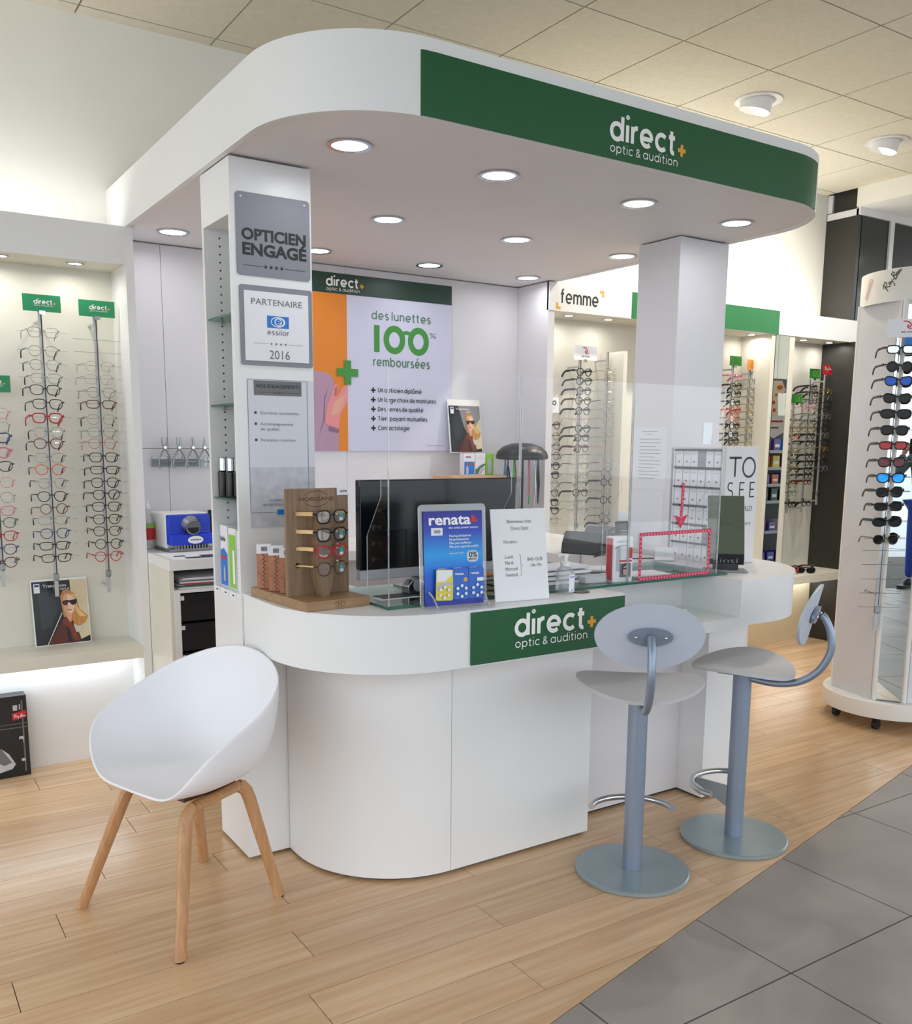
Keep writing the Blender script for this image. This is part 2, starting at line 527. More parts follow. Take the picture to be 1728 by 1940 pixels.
# lower bulkhead along the right, with its edge trims
b = MB(); b.box(6.25, 9.5, -2.4, 4.3, 3.206, 3.36); struct('ceiling_bulkhead', b, 'wall_paint')
b = MB(); b.box(-2.5, 6.29, 4.57, 4.65, 0, 3.36)
wall_back = struct('wall_back', b, 'wall_paint')
# dark glazed upper wall on the right
b = MB(); b.box(6.287, 6.32, 4.302, 4.57, 2.40, 3.206); b.box(6.32, 9.5, 4.32, 4.36, 0, 3.206); wr = struct('wall_right', b, 'dark_wall')
b = MB(); b.box(6.28, 9.5, 4.285, 4.318, 3.155, 3.206); part('transom_rail', b, 'panel_white', wr)
b = MB(); b.box(6.28, 6.32, 4.30, 4.56, 3.155, 3.2); part('transom_rail', b, 'panel_white', wr)
b = MB(); b.box(6.665, 6.715, 4.285, 4.318, 2.2, 3.155); part('mullion', b, 'panel_white', wr)
b = MB(); b.box(6.29, 6.31, 4.53, 4.566, 3.206, 3.335); part('mullion', b, 'panel_white', wr)
b = MB(); b.box(6.31, 6.345, 4.30, 4.57, 3.206, 3.36); part('transom_panel', b, 'dark_wall', wr)
for x0, x1 in ((6.33, 6.665), (6.715, 7.35)):
    b = MB(); b.box(x0, x1, 4.30, 4.312, 2.2, 3.155); part('pane', b, 'dark_pane', wr) if 'dark_pane' in MATS else part('pane', b, M('dark_pane', '#2b2f2e', .12, var=.04), wr)
# the street outside the open shop front, seen in the stand's mirror
b = MB(); b.box(-40, 30, -40, -9.0, -.12, -.02); struct('pavement', b, 'pavement')
b = MB(); b.box(-9.0, -3.0, -9.0, 4.65, -.12, -.005); struct('path', b, 'pavement')
# ------------------------------------------------------------------ canopy over the counter
def outline(x0, x1, yf, yb, r, inset=0.0):
    """U-shaped plan: back-left, round front-left, front, round front-right, back-right"""
    x0 += inset; x1 -= inset; yf += inset; r -= inset
    return [(x0, yb)] + arc(x0 + r, yf + r, r, 180, 270, 14) + arc(x1 - r, yf + r, r, 270, 360, 14) + [(x1, yb)]


CX0, CX1, CYF = 1.072, 3.457, 2.369
cn = thing('canopy', 'white canopy with rounded corners and a green front band above the reception counter', 'canopy', (2.26, 3.4, 2.404), world=True)
o_ = outline(CX0, CX1, CYF, 4.57, .40)
b = MB(); b.wall(o_, 2.404, 2.613, -.02); part('fascia', b, 'canopy_white', cn, smooth=True)
b = MB(); b.prism(outline(CX0, CX1, CYF, 4.567, .40, .019), 2.41, 2.425); part('soffit', b, M('soffit_white', '#ebe7e8', .55, var=.015, sc=3), cn)
b = MB(); b.prism(outline(CX0, CX1, CYF, 4.567, .40, .019), 2.60, 2.612); part('top_panel', b, 'canopy_white', cn)
# green band: from x=1.40 on the left corner, round to x=3.25 on the right corner
band = [(1.40, 2.3935 - .004)] + [p for p in outline(CX0 - .004, CX1 + .004, CYF - .004, 4.5, .404) if 1.40 < p[0] < 3.26 and p[1] < 2.7]
b = MB(); b.wall(band, 2.4045, 2.5765, -.003); gb = part('green_band', b, 'sign_green', cn, smooth=True)
logo(cn, plane((0, CYF - .0045, 0), (1, 0, 0), (0, 0, 1)), 2.122, 2.4665, .047)


def downlight(x, y, z, r, label, cat='downlight', group=None, pw=5, col=(.93, .95, 1), face='lamp_face', ring='chrome', tilt=None):
    t = thing('downlight', label, cat, (x, y, z), 0, group)
    b = MB(); b.lathe([(r, -.001), (r, -.006), (r * .82, -.006), (r * .78, -.001)], n=28, cap=False); part('trim_ring', b, ring, t, smooth=True)
    b = MB(); b.lathe([(r * .8, -.003), (.001, -.0035)], n=24, cap=False); part('diffuser', b, face, t)
    if pw:
        lamp('downlight_lamp', (x, y, z - .012), pw, r * 1.5, col, parent=None)
    return t


ROW = {2.735: ('front', (1.381, 1.952, 2.611, 3.168)), 3.515: ('middle', (1.948, 2.613, 3.262)), 4.265: ('back', (1.279, 1.975, 2.608, 3.252))}
for y, (rn, xs) in ROW.items():
    for i, x in enumerate(xs):
        od = ['first', 'second', 'third', 'fourth'][i]
        downlight(x, y, 2.404 + .006, .07, f'round chrome downlight in the canopy soffit, {od} from the left in the {rn} row', group='canopy downlights', pw=P_CAN)

# gimbal lamps in the tiled ceiling
for i, (x, y) in enumerate(((4.267, 3.578), (5.467, 3.588))):
    t = thing('ceiling_spotlight', ('white tilted spotlight in the ceiling tiles just past the canopy corner' if i == 0 else 'white tilted spotlight in the ceiling tiles above the dark glazed wall'), 'spotlight', (x, y, 3.335), 0, 'ceiling spotlights')
    b = MB(); b.lathe([(.125, -.001), (.125, -.006), (.095, -.006), (.09, -.001)], n=28, cap=False); part('trim_ring', b, 'laminate_white', t, smooth=True)
    e = Vector((-.15, .35, -1)).normalized()
    b = MB(); b.tube([Vector((0, 0, .03)), e * .055], .083, 24); part('lamp_housing', b, 'laminate_white', t, smooth=True)
    b = MB(); b.tube([e * .0555, e * .0565], .074, 20); part('diffuser', b, 'lamp_face', t)
    o = lamp('spot_lamp', Vector((x, y, 3.335)) + e * .06, P_SPOT, .14, (1, .93, .8), spread=150)
    o.rotation_euler = e.to_track_quat('-Z', 'Y').to_euler()

# ------------------------------------------------------------------ booth back and side panels
bo = struct('wall_panelling', MB().box(1.10, 3.40, 4.562, 4.569, 0, 2.404), 'dark_gap')
for x0, x1 in ((1.10, 1.30), (1.30, 2.262), (2.262, 3.40)):
    for z0, z1 in ((.0, 1.46), (1.46, 2.404)) if x0 < 2.2 else ((0, 2.404),):
        b = MB(); b.box(x0 + .001, x1 - .001, 4.55, 4.563, z0 + .001, z1 - .001); part('panel', b, 'panel_white', bo)
b = MB(); b.box(3.40, 3.446, 4.26, 4.569, 0, 2.404); struct('partition_right', b, 'panel_white')

# ------------------------------------------------------------------ left display bay
lb = thing('display_bay', 'cream wall display bay with two eyewear rods over a lit shelf', 'display bay', (-.4, 4.4, 0), world=True)
b = MB(); b.box(-2.45, 1.066, 4.522, 4.569, .507, 2.404); part('back_panel', b, 'bay_cream', lb)
b = MB(); b.box(1.066, 1.102, 4.258, 4.569, 0, 2.404); part('side_panel', b, 'laminate_white', lb)
b = MB(); b.box(-2.45, 1.066, 4.26, 4.28, 2.248, 2.404); part('valance', b, 'laminate_white', lb)
b = MB(); b.box(-2.45, 1.066, 4.28, 4.522, 2.25, 2.262); part('bay_soffit', b, 'bay_cream', lb)
b = MB(); b.box(-2.45, 1.066, 4.26, 4.522, .507, .565); part('shelf', b, 'bay_cream', lb)
b = MB(); b.box(-2.45, 1.066, 4.467, 4.569, 0, .507); part('lower_panel', b, 'laminate_white', lb)
b = MB(); b.box(-2.45, 1.02, 4.42, 4.445, .499, .507); part('led_strip', b, 'led_face', lb)
lamp('led_lamp', (-.7, 4.43, .495), P_LED, 3.4, (.72, .88, 1), size_y=.03)
for i, x in enumerate((-.3, .0, .295, .588, .882)):
    nm = ['fifth', 'fourth', 'third', 'second', 'first'][i]
    downlight(x, 4.367, 2.25, .035, f'small round downlight under the left bay valance, {nm} from the white shelf tower', group='left bay downlights', pw=P_BAY, col=(1, .96, .89))
# trough lamp on top of the bays washes the wall above
t = thing('wall_washer_lamp', 'long lamp lying on top of the left display bay, washing the wall above', 'lamp', (-.6, 4.45, 2.404), world=True)
b = MB(); b.box(-2.2, 1.0, 4.35, 4.40, 2.263, 2.30); part('lamp_body', b, 'laminate_white', t)
b = MB(); b.box(-2.2, 1.0, 4.36, 4.39, 2.30, 2.304); part('lamp_tube', b, 'led_face', t)
lamp('washer_lamp', (-.6, 4.40, 2.40), P_WASH * .8, 3.2, (1, .97, .9), rot=(R(180), 0, 0), size_y=.05)

# ------------------------------------------------------------------ bays on the right of the booth
rb = thing('display_bay', 'cream wall display bays with a green sign and the word femme, right of the booth', 'display bay', (4.8, 4.4, 0), world=True)
b = MB(); b.box(3.446, 5.355, 4.522, 4.569, .6, 2.404); part('back_panel', b, 'bay_cream', rb)
b = MB(); b.box(3.40, 6.42, 4.255, 4.275, 2.248, 2.404); vf = part('valance', b, 'laminate_white', rb)
b = MB(); b.box(3.446, 6.285, 4.275, 4.522, 2.25, 2.262); part('bay_soffit', b, 'bay_cream', rb)
b = MB(); b.box(3.446, 5.355, 4.26, 4.522, .60, .645); part('shelf', b, 'bay_cream', rb)
b = MB(); b.box(3.446, 5.355, 4.467, 4.569, 0, .60); part('lower_panel', b, 'bay_cream', rb)
b = MB(); b.box(5.355, 5.392, 4.26, 4.569, .507, 2.25); part('side_panel', b, 'bay_cream', rb)
b = MB(); b.box(5.398, 5.545, 4.262, 4.268, .566, 2.246); part('mirror_panel', b, 'mirror', rb)
b = MB(); b.box(5.392, 5.398, 4.259, 4.30, .566, 2.246); part('mirror_edge', b, 'dark_gap', rb)
b = MB(); b.box(5.398, 5.545, 4.269, 4.569, .566, 2.25); part('mirror_backing', b, 'bay_cream', rb)
b = MB(); b.box(4.03, 4.06, 4.30, 4.522, .645, 2.06); part('divider', b, 'bay_cream', rb)
b = MB(); b.box(5.545, 5.60, 4.26, 4.569, .565, 2.25); part('side_panel', b, 'bay_cream', rb)
b = MB(); b.box(5.60, 6.245, 4.50, 4.569, .5, 2.25); part('back_panel', b, 'bay_cream', rb)
b = MB(); b.prism([(5.545, 4.5), (5.545, 4.22)] + arc(5.62, 4.22, .075, 180, 250, 4) + [(5.65, 4.15), (6.42, 4.15), (6.42, 4.5)], .507, .565); part('shelf', b, 'bay_cream', rb)
b = MB(); b.box(5.355, 6.9, 4.467, 4.569, 0, .507); part('lower_panel', b, M('panel_birch', '#e0cda8', .45, var=.03), rb)
b = MB(); b.box(5.62, 6.25, 4.40, 4.425, .499, .507); part('led_strip', b, 'led_face', rb)
lamp('led_lamp', (5.95, 4.41, .495), P_LED * .25, .65, (.72, .88, 1), size_y=.03)
b = MB(); b.box(6.245, 6.285, 3.86, 4.57, 0, 2.25); part('dark_side_panel', b, 'dark_wall', rb)
b = MB(); b.box(4.038, 5.412, 4.2515, 4.2549, 2.249, 2.4035); part('green_sign', b, 'valance_green', rb)
pm = plane((0, 4.2549, 0), (1, 0, 0), (0, 0, 1))
fit_stroke('femme', 3.488, 3.772, 2.296, .05, .2, pm, 'print_black', rb, gap=.26)
for (x, y, s1) in ((3.452, 2.258, 1), (3.812, 2.386, -1)):
    mb = MB(); pts = [(0, 0), (.032, 0), (.032, .014), (.014, .014), (.014, .036), (0, .036)]
    mb.add([pm(x + a * s1, y + c * s1, .0008) for a, c in pts], [list(range(6))]); part('corner_mark', mb, 'print_orange', rb)
for i, x in enumerate((3.643, 3.956, 5.275, 5.555, 5.841, 6.141)):
    nm = ['above the femme rods, nearer the booth', 'above the femme rods, nearer the grey post', 'under the green sign', 'beside the narrow mirror under the valance', 'over the cream panel past the narrow mirror', 'beside the dark side panel'][i]
    downlight(x, 4.37, 2.25, .035, f'small round downlight {nm}', group='right bay downlights', pw=P_BAY, col=(1, .96, .89))
t = thing('wall_washer_lamp', 'long lamp lying on top of the right display bays, washing the wall above', 'lamp', (4.9, 4.45, 2.404), world=True)
b = MB(); b.box(3.6, 6.2, 4.35, 4.40, 2.263, 2.30); part('lamp_body', b, 'laminate_white', t)
b = MB(); b.box(3.6, 6.2, 4.36, 4.39, 2.30, 2.304); part('lamp_tube', b, 'led_face', t)
lamp('washer_lamp', (4.9, 4.40, 2.40), P_WASH, 2.6, (1, .97, .9), rot=(R(180), 0, 0), size_y=.05)

# ------------------------------------------------------------------ reception counter
ct = thing('reception_counter', 'white rounded reception counter with green direct+ sign', 'counter', (2.2, 2.6, 0), world=True)
MATS['lam2'] = MATS['laminate_white']
# plan of the left block of the worktop band, with the column standing at its back
left = [(1.10, 3.022)] + arc(1.10 + .42, 2.352 + .42, .42, 180, 270, 16) + [(2.245, 2.352), (2.245, 2.95), (1.5, 2.95), (1.5, 3.022)]
b = MB(); b.prism(left, .797, .972); part('counter_band', b, 'laminate_white', ct, smooth=True)
b = MB(); b.prism([(1.097, 3.022)] + arc(1.10 + .42, 2.352 + .42, .423, 180, 270, 16) + [(2.247, 2.349), (2.247, 2.952), (1.5, 2.952), (1.5, 3.022)], .9725, .98); part('counter_top', b, 'laminate_white', ct, smooth=True)
bl = [(1.252, 3.02)] + arc(1.252 + .40, 2.552 + .40, .40, 180, 270, 16) + [(1.655, 2.552)]
b = MB(); b.prism(bl + [(1.655, 3.02)], .012, .797); part('base_panel', b, 'laminate_white', ct, smooth=True, label='curved base panel')
b = MB(); b.prism([(1.657, 2.552), (2.288, 2.552), (2.288, 2.691), (2.24, 2.691), (2.24, 2.60), (1.657, 2.60)], .012, .797); part('base_panel', b, 'laminate_white', ct)
b = MB(); b.box(2.24, 2.924, 2.692, 2.73, .012, .797); part('recess_panel', b, 'panel_white', ct)
b = MB(); b.prism([(2.925, 2.552)] + arc(3.08, 2.802, .25, 270, 360, 10) + [(3.33, 2.94), (2.925, 2.94)], .012, .797); part('base_panel', b, 'laminate_white', ct, smooth=True)
b = MB(); b.prism([(1.27, 3.0)] + arc(1.655, 2.955, .385, 180, 270, 10) + [(2.27, 2.57), (2.27, 2.705), (2.94, 2.705), (2.94, 2.57), (3.06, 2.57), (3.06, 2.93), (1.27, 2.93)], 0, .012); part('plinth', b, 'dark_gap', ct)
# writing desk in the recess
b = MB(); b.box(2.245, 2.866, 2.352, 2.70, .79, .833); part('desk_shelf', b, 'laminate_white', ct)
b = MB(); b.box(2.245, 2.866, 2.66, 2.70, .833, .972); part('desk_back', b, 'laminate_white', ct)
# right pod
pod = [(2.866, 2.352)] + arc(3.045, 2.352 + .42, .42, 270, 360, 16) + [(3.465, 3.3), (2.866, 3.3)]
b = MB(); b.prism(pod, .797, .972); part('counter_band', b, 'laminate_white', ct, smooth=True)
b = MB(); b.prism([(2.864, 2.349)] + arc(3.045, 2.352 + .42, .423, 270, 360, 16) + [(3.468, 3.3), (2.864, 3.3)], .9725, .98); part('counter_top', b, 'laminate_white', ct, smooth=True)
b = MB(); b.box(2.245, 2.866, 2.70, 2.95, .93, .98); part('counter_top', b, 'laminate_white', ct)
# green sign
b = MB(); b.box(1.594, 2.243, 2.344, 2.352, .803, .973); sg = part('green_sign', b, 'sign_green', ct)
logo(ct, plane((0, 2.3437, 0), (1, 0, 0), (0, 0, 1)), 1.763, .8815, .0475)
# oval sticker low on the right end
pm = lambda x, y, h=0: ((3.08 + (.25 + h) * math.sin((x) / .25)), 2.802 - (.25 + h) * math.cos(x / .25), y)
mb = MB(); ribbon(mb, ell(.10, .50, .09, .09, 28), .004, pm, .001, True); part('sticker_ring', mb, 'print_grey', ct)
mb = MB(); stroke_text(mb, 'so', .022, .2, pm, .03, .52); part('lettering', mb, 'print_grey', ct)

# worktop round the inside of the booth
wk = thing('staff_worktop', 'white staff worktop running round the inside of the booth', 'worktop', (3.1, 3.9, 0), world=True)
b = MB(); b.box(2.78, 3.399, 3.305, 4.549, .935, .98); part('worktop', b, 'laminate_white', wk)
b = MB(); b.box(1.6, 2.779, 3.95, 4.549, .935, .98); part('worktop', b, 'laminate_white', wk)
b = MB(); b.box(3.0, 3.38, 3.31, 4.54, 0, .935); part('cabinet_body', b, 'panel_white', wk)
b = MB(); b.box(1.62, 3.0, 4.1, 4.54, 0, .935); part('cabinet_body', b, 'panel_white', wk)

# ------------------------------------------------------------------ shelf tower (left column)
tw = thing('shelf_tower', 'tall white shelf tower with glass shelves at the left end of the counter', 'shelf tower', (1.23, 3.16, 0), world=True)
b = MB(); b.box(1.094, 1.378, 3.025, 3.042, .012, 2.402); part('front_panel', b, 'laminate_white', tw)
b = MB(); b.box(1.094, 1.378, 3.293, 3.312, .012, 2.402); part('rear_panel', b, 'laminate_white', tw)
b = MB(); b.box(1.36, 1.378, 3.042, 3.293, .012, 2.402); part('back_panel', b, 'laminate_white', tw)
b = MB(); b.box(1.094, 1.36, 3.042, 3.293, 2.226, 2.402); part('top_box', b, 'laminate_white', tw)
b = MB(); b.box(1.094, 1.36, 3.042, 3.293, .012, .975); part('lower_box', b, 'laminate_white', tw)
for y in (3.05, 3.28):
    b = MB(); b.cyl((1.13, y), .012, 0, .012, 10); part('foot', b, 'grey_plastic', tw)
b = MB()
for k in range(44):
    z = 1.03 + .0272 * k
    if z > 2.20: break
    for y in (3.2925,): b.add([(1.15 + .0035 * math.cos(a * PI / 3), y, z + .0035 * math.sin(a * PI / 3)) for a in range(6)], [[0, 1, 2, 3, 4, 5]])
part('pin_holes', b, 'print_black', tw, kind='stuff')
for z in (1.918, 1.622, 1.296):
    b = MB(); b.box(1.10, 1.356, 3.046, 3.289, z - .003, z + .003); gs = part('glass_shelf', b, 'table_glass', tw)
    b = MB(); b.box(1.0985, 1.1, 3.046, 3.289, z - .003, z + .003); part('shelf_edge', b, 'glass_edge', gs)
    b = MB(); b.ball((1.15, 3.288, z - .009), .006, 8, 6); part('shelf_pin', b, 'chrome', gs)
# price label holders on the lower ledge
for k, y in enumerate((3.26, 3.17, 3.09)):
    b = MB(); b.box(1.088, 1.094, y - .022, y + .022, .955, .975); part('price_label', b, 'paper', tw)
    b = MB(); b.box(1.0875, 1.088, y - .012, y + .008, .962, .967); part('price_print', b, 'print_black', tw)

# ------------------------------------------------------------------ right support column
cl = thing('support_column', 'square white column carrying the right end of the canopy', 'column', (3.3, 3.15, .98), world=True)
b = MB(); b.box(3.145, 3.457, 3.02, 3.28, .9805, 2.404); part('column_body', b, 'panel_white', cl, bev=.002)
# ------------------------------------------------------------------ signs, posters and papers
def lines(parent, pm, rows, mat='print_grey', t=.0012, h=.0006, name='text_lines'):
    """rows of print too small to read"""
    mb = MB(); rr = random.Random(len(rows) * 7 + int(rows[0][2] * 1e4))
    for x0, x1, y in rows:
        x = x0
        while x < x1:
            w = min(x1 - x, rr.uniform(.005, .014)); mb.add([pm(a, c, h) for a, c in rect(x, y, x + w, y + t)], [[0, 1, 2, 3]]); x += w + .0022
    return part(name, mb, mat, parent)


def slab(parent, pts, pm, th, mat, name='plate', lift=0.0):
    b = MB(); b.prism(pts, lift, lift + th, lambda x, y, z: pm(x, y, z)); return part(name, b, mat, parent)


M('plaque_grey', '#85868e', .5, .1, var=.05, sc=3)
M('sheet_blue', '#d4d7df', .6, var=.02)
M('haze_grey', '#c2c4cc', .7, var=.12, sc=30)
M('poster_lilac', '#cfcfe4', .55, var=.01)
M('poster_orange', '#e08320', .5, var=.02)
M('poster_green', '#173a2c', .45, var=.02)
M('skin', '#e2a58f', .5, var=.04); M('skin_pink', '#e58f90', .5, var=.06); M('skin_dark', '#b96f66', .5, var=.04)
M('sweater', '#b592a8', .7, var=.05); M('sweater_dark', '#8d6c84', .7, var=.05)
TF = plane((0, 3.0249, 0), (1, 0, 0), (0, 0, 1))

t = thing('plaque', 'grey metal plaque reading OPTICIEN ENGAGÉ at the top of the shelf tower', 'plaque', (1.24, 3.02, 2.04), world=True)
slab(t, rrect(1.112, 2.038, 1.371, 2.298, .012), TF, .004, 'plaque_grey')
pm = lambda x, y, h=0: TF(x, y, h + .004)
text('OPTICIEN', .036, 'print_black', t, pm, 1.129, 2.152, bold=.05, width=.226)
text('ENGAGÉ', .038, 'print_black', t, pm, 1.129, 2.104, bold=.05, width=.226)
mb = MB()
for x in (1.21, 1.229, 1.248, 1.267): mb.add([pm(a, c, .0008) for a, c in star(x, 2.07, .008)], [list(range(10))])
for x0, x1 in ((1.132, 1.2), (1.278, 1.352)): mb.add([pm(a, c, .0008) for a, c in rect(x0, 2.069, x1, 2.0705)], [[0, 1, 2, 3]])
part('stars', mb, 'print_black', t)
mb = MB()
for x in (1.129, 1.352): mb.add([pm(a, c, .0008) for a, c in ell(x, 2.283, .003, .003, 8)], [list(range(8))])
part('fixing_holes', mb, 'print_white', t, kind='stuff')

t = thing('plaque', 'white plaque in a grey frame reading PARTENAIRE essilor 2016 on the shelf tower', 'plaque', (1.24, 3.02, 1.75), world=True)
slab(t, rrect(1.117, 1.75, 1.3745, 2.008, .008), TF, .005, 'plaque_grey', 'frame')
pm = lambda x, y, h=0: TF(x, y, h + .005)
slab(t, rect(1.131, 1.765, 1.3595, 1.990), pm, .002, 'paper', 'panel')
pm = lambda x, y, h=0: TF(x, y, h + .007)
text('PARTENAIRE', .021, 'print_grey', t, pm, 1.153, 1.947, width=.181)
art([('print_blue', rect(1.209, 1.875, 1.287, 1.914)), ('print_white', ell(1.248, 1.8945, .026, .017)), ('print_blue', ell(1.246, 1.8945, .0215, .0135)), ('print_white', ell(1.248, 1.8945, .0135, .0125))], pm, t, 'emblem')
mb = MB(); stroke_text(mb, 'e', .014, .3, pm, 1.241, 1.8875, h=.004); part('lettering', mb, 'print_blue', t)
fit_stroke('essilor', 1.21, 1.287, 1.853, .011, .2, pm, 'print_grey', t)
mb = MB()
for x in (1.223, 1.24, 1.257, 1.274): mb.add([pm(a, c, .0008) for a, c in star(x, 1.8225, .0055)], [list(range(10))])
for x0, x1 in ((1.16, 1.214), (1.283, 1.337)): mb.add([pm(a, c, .0008) for a, c in rect(x0, 1.822, x1, 1.823)], [[0, 1, 2, 3]])
part('stars', mb, 'print_grey', t)
text('2016', .030, 'print_grey', t, pm, 1.214, 1.773, width=.073)

t = thing('notice_sheet', 'pale notice sheet headed NOS ENGAGEMENTS hanging on the shelf tower', 'notice', (1.25, 3.02, 1.2), world=True)
slab(t, rect(1.134, 1.204, 1.377, 1.706), TF, .0015, 'sheet_blue', 'sheet')
pm = lambda x, y, h=0: TF(x, y, h + .0015)
art([('haze_grey', rect(1.1345, 1.206, 1.3765, 1.41))], pm, t, 'photo_band'); art([('print_grey', rect(1.158, 1.652, 1.331, 1.701))], pm, t, 'heading')
text('NOS ENGAGEMENTS', .0125, 'print_black', t, lambda x, y, h=0: pm(x, y, h + .001), 1.166, 1.677, width=.157)
mb = MB(); ribbon(mb, rect(1.136, 1.256, 1.352, 1.704), .0014, pm, .0012, True); part('border', mb, 'print_grey', t)
mb = MB()
for x in (1.232, 1.241, 1.25, 1.259): mb.add([pm(a, c, .0016) for a, c in star(x, 1.662, .0035)], [list(range(10))])
mb.add([pm(a, c, .0016) for a, c in rect(1.17, 1.6616, 1.226, 1.6624)], [[0, 1, 2, 3]]); mb.add([pm(a, c, .0016) for a, c in rect(1.265, 1.6616, 1.32, 1.6624)], [[0, 1, 2, 3]])
part('stars', mb, 'print_black', t)
for z, s, wd in ((1.589, 'Dernières innovations.', .142), (1.552, 'Accompagnement', .12), (1.535, 'de qualité.', .07), (1.498, 'Formation continue.', .128)):
    text(s, .0105, 'print_grey', t, pm, 1.178, z, width=wd)
    if s[0] != 'd':
        mb = MB(); mb.add([pm(a, c, .0008) for a, c in rect(1.158, z + .001, 1.166, z + .009)], [[0, 1, 2, 3]]); part('bullet', mb, 'print_black', t)
text('VOTRE OPTICIEN EST', .009, 'print_grey', t, lambda x, y, h=0: pm(x, y, h + .001), 1.207, 1.292, width=.13)
text('UN PROFESSIONNEL DE SANTÉ', .009, 'print_grey', t, lambda x, y, h=0: pm(x, y, h + .001), 1.178, 1.277, width=.165)
art([('print_blue', rect(1.232, 1.247, 1.262, 1.264))], lambda x, y, h=0: pm(x, y, h + .002), t, 'emblem')

# the big poster at the back of the booth
t = thing('wall_poster', 'large poster des lunettes 100% remboursées with an orange strip and a waving hand', 'poster', (2.42, 4.54, 1.45), world=True)
PF = plane((0, 4.5495, 0), (1, 0, 0), (0, 0, 1))
slab(t, rect(1.90, 1.45, 2.924, 2.367), PF, .012, 'poster_lilac', 'panel')
pm = lambda x, y, h=0: PF(x, y, h + .012)
q = lambda x, y: (2.078 + (x - 60) * .00081, 1.45 + (1405 - y) * .000735)
art([('poster_orange', rect(1.90, 1.45, 2.264, 2.267)), ('poster_green', rect(1.90, 2.264, 2.9235, 2.367)),
     ('sweater', [(1.9, 1.45)] + [q(*p) for p in ((218, 1405), (222, 1250), (145, 1200), (150, 1100), (200, 1000), (190, 900), (150, 855), (60, 840))] + [(1.9, 1.9)]),
     ('sweater_dark', [q(*p) for p in ((75, 1310), (110, 1180), (118, 1030), (150, 950), (125, 1040), (122, 1180))]),
     ('sweater_dark', [q(*p) for p in ((150, 1230), (222, 1250), (218, 1280), (145, 1262))]),
     ('skin_pink', [q(*p) for p in ((128, 1150), (140, 1080), (172, 1000), (188, 945), (203, 928), (220, 940), (214, 1018), (244, 962), (262, 940), (288, 935), (288, 1045), (262, 1090), (236, 1140), (228, 1190), (222, 1245), (128, 1215))]),
     ('skin_dark', [q(*p) for p in ((188, 1015), (195, 960), (206, 940), (214, 960), (208, 1015))]),
     ('skin', [q(*p) for p in ((160, 1150), (190, 1060), (240, 1010), (276, 1000), (250, 1080), (220, 1140))])], pm, t)
mb = MB(); plus(mb, 2.264, 1.863, .063, .040, pm, .005); part('plus_mark', mb, 'print_green', t)
lg = lambda x, y, h=0: pm(x, y, h + .0018)
logo(t, lg, 2.146, 2.303, .030)
fit_stroke('des lunettes', 2.414, 2.787, 2.153, .029, .22, pm, 'print_dkgreen', t)
fit_stroke('remboursées', 2.423, 2.781, 1.908, .031, .22, pm, 'print_dkgreen', t)
text('%', .030, 'print_dkgreen', t, pm, 2.774, 2.074, width=.045)
mb = MB(); mb.add([pm(a, c, .0008) for a, c in rect(2.426, 1.980, 2.460, 2.121)], [[0, 1, 2, 3]])
for cx in (2.552, 2.705): ribbon(mb, ell(cx, 2.050, .051, .059, 32), .034, pm, .0008, True)
ribbon(mb, arc(2.6285, 2.058, .035, 150, 30, 8), .020, pm, .0012); part('lettering', mb, 'print_green', t)
for i, (s, x1) in enumerate((('Un opticien diplômé', 2.726), ('Un large choix de montures', 2.822), ('Des verres de qualité', 2.737), ('Tiers payant mutuelles', 2.764), ('Contactologie', 2.648))):
    z = 1.7675 - i * .0508
    fit_stroke(s, 2.449, x1, z, .0155, .23, pm, 'print_black', t)
    mb = MB(); plus(mb, 2.419, z + .009, .0145, .0095, pm); part('plus_mark', mb, 'print_black', t)
lines(t, pm, [(2.76, 2.882, 1.478)], t=.002)


# portrait poster of a woman in sunglasses, two sizes
M('ad_dark', '#18191b', .3, var=.25, sc=6); M('ad_night', '#2a3036', .3, var=.2, sc=9); M('ad_stone', '#d8c9a6', .35, var=.08, sc=8)
M('ad_coat', '#5a2418', .4, var=.15, sc=12); M('ad_coat_lit', '#7c3826', .4, var=.1, sc=12); M('ad_hair', '#c58b45', .4, var=.2, sc=14, aniso=(6, 1, 1)); M('ad_hair_lit', '#e0b877', .4, var=.12, sc=14)
M('ad_skin', '#d9a183', .4, var=.04); M('ad_skin_lit', '#ecc6a4', .4, var=.03); M('ad_lip', '#b4605a', .4); M('ad_grey', '#8b868a', .4, var=.1); M('ad_scarf', '#cfc7b8', .4, var=.06)


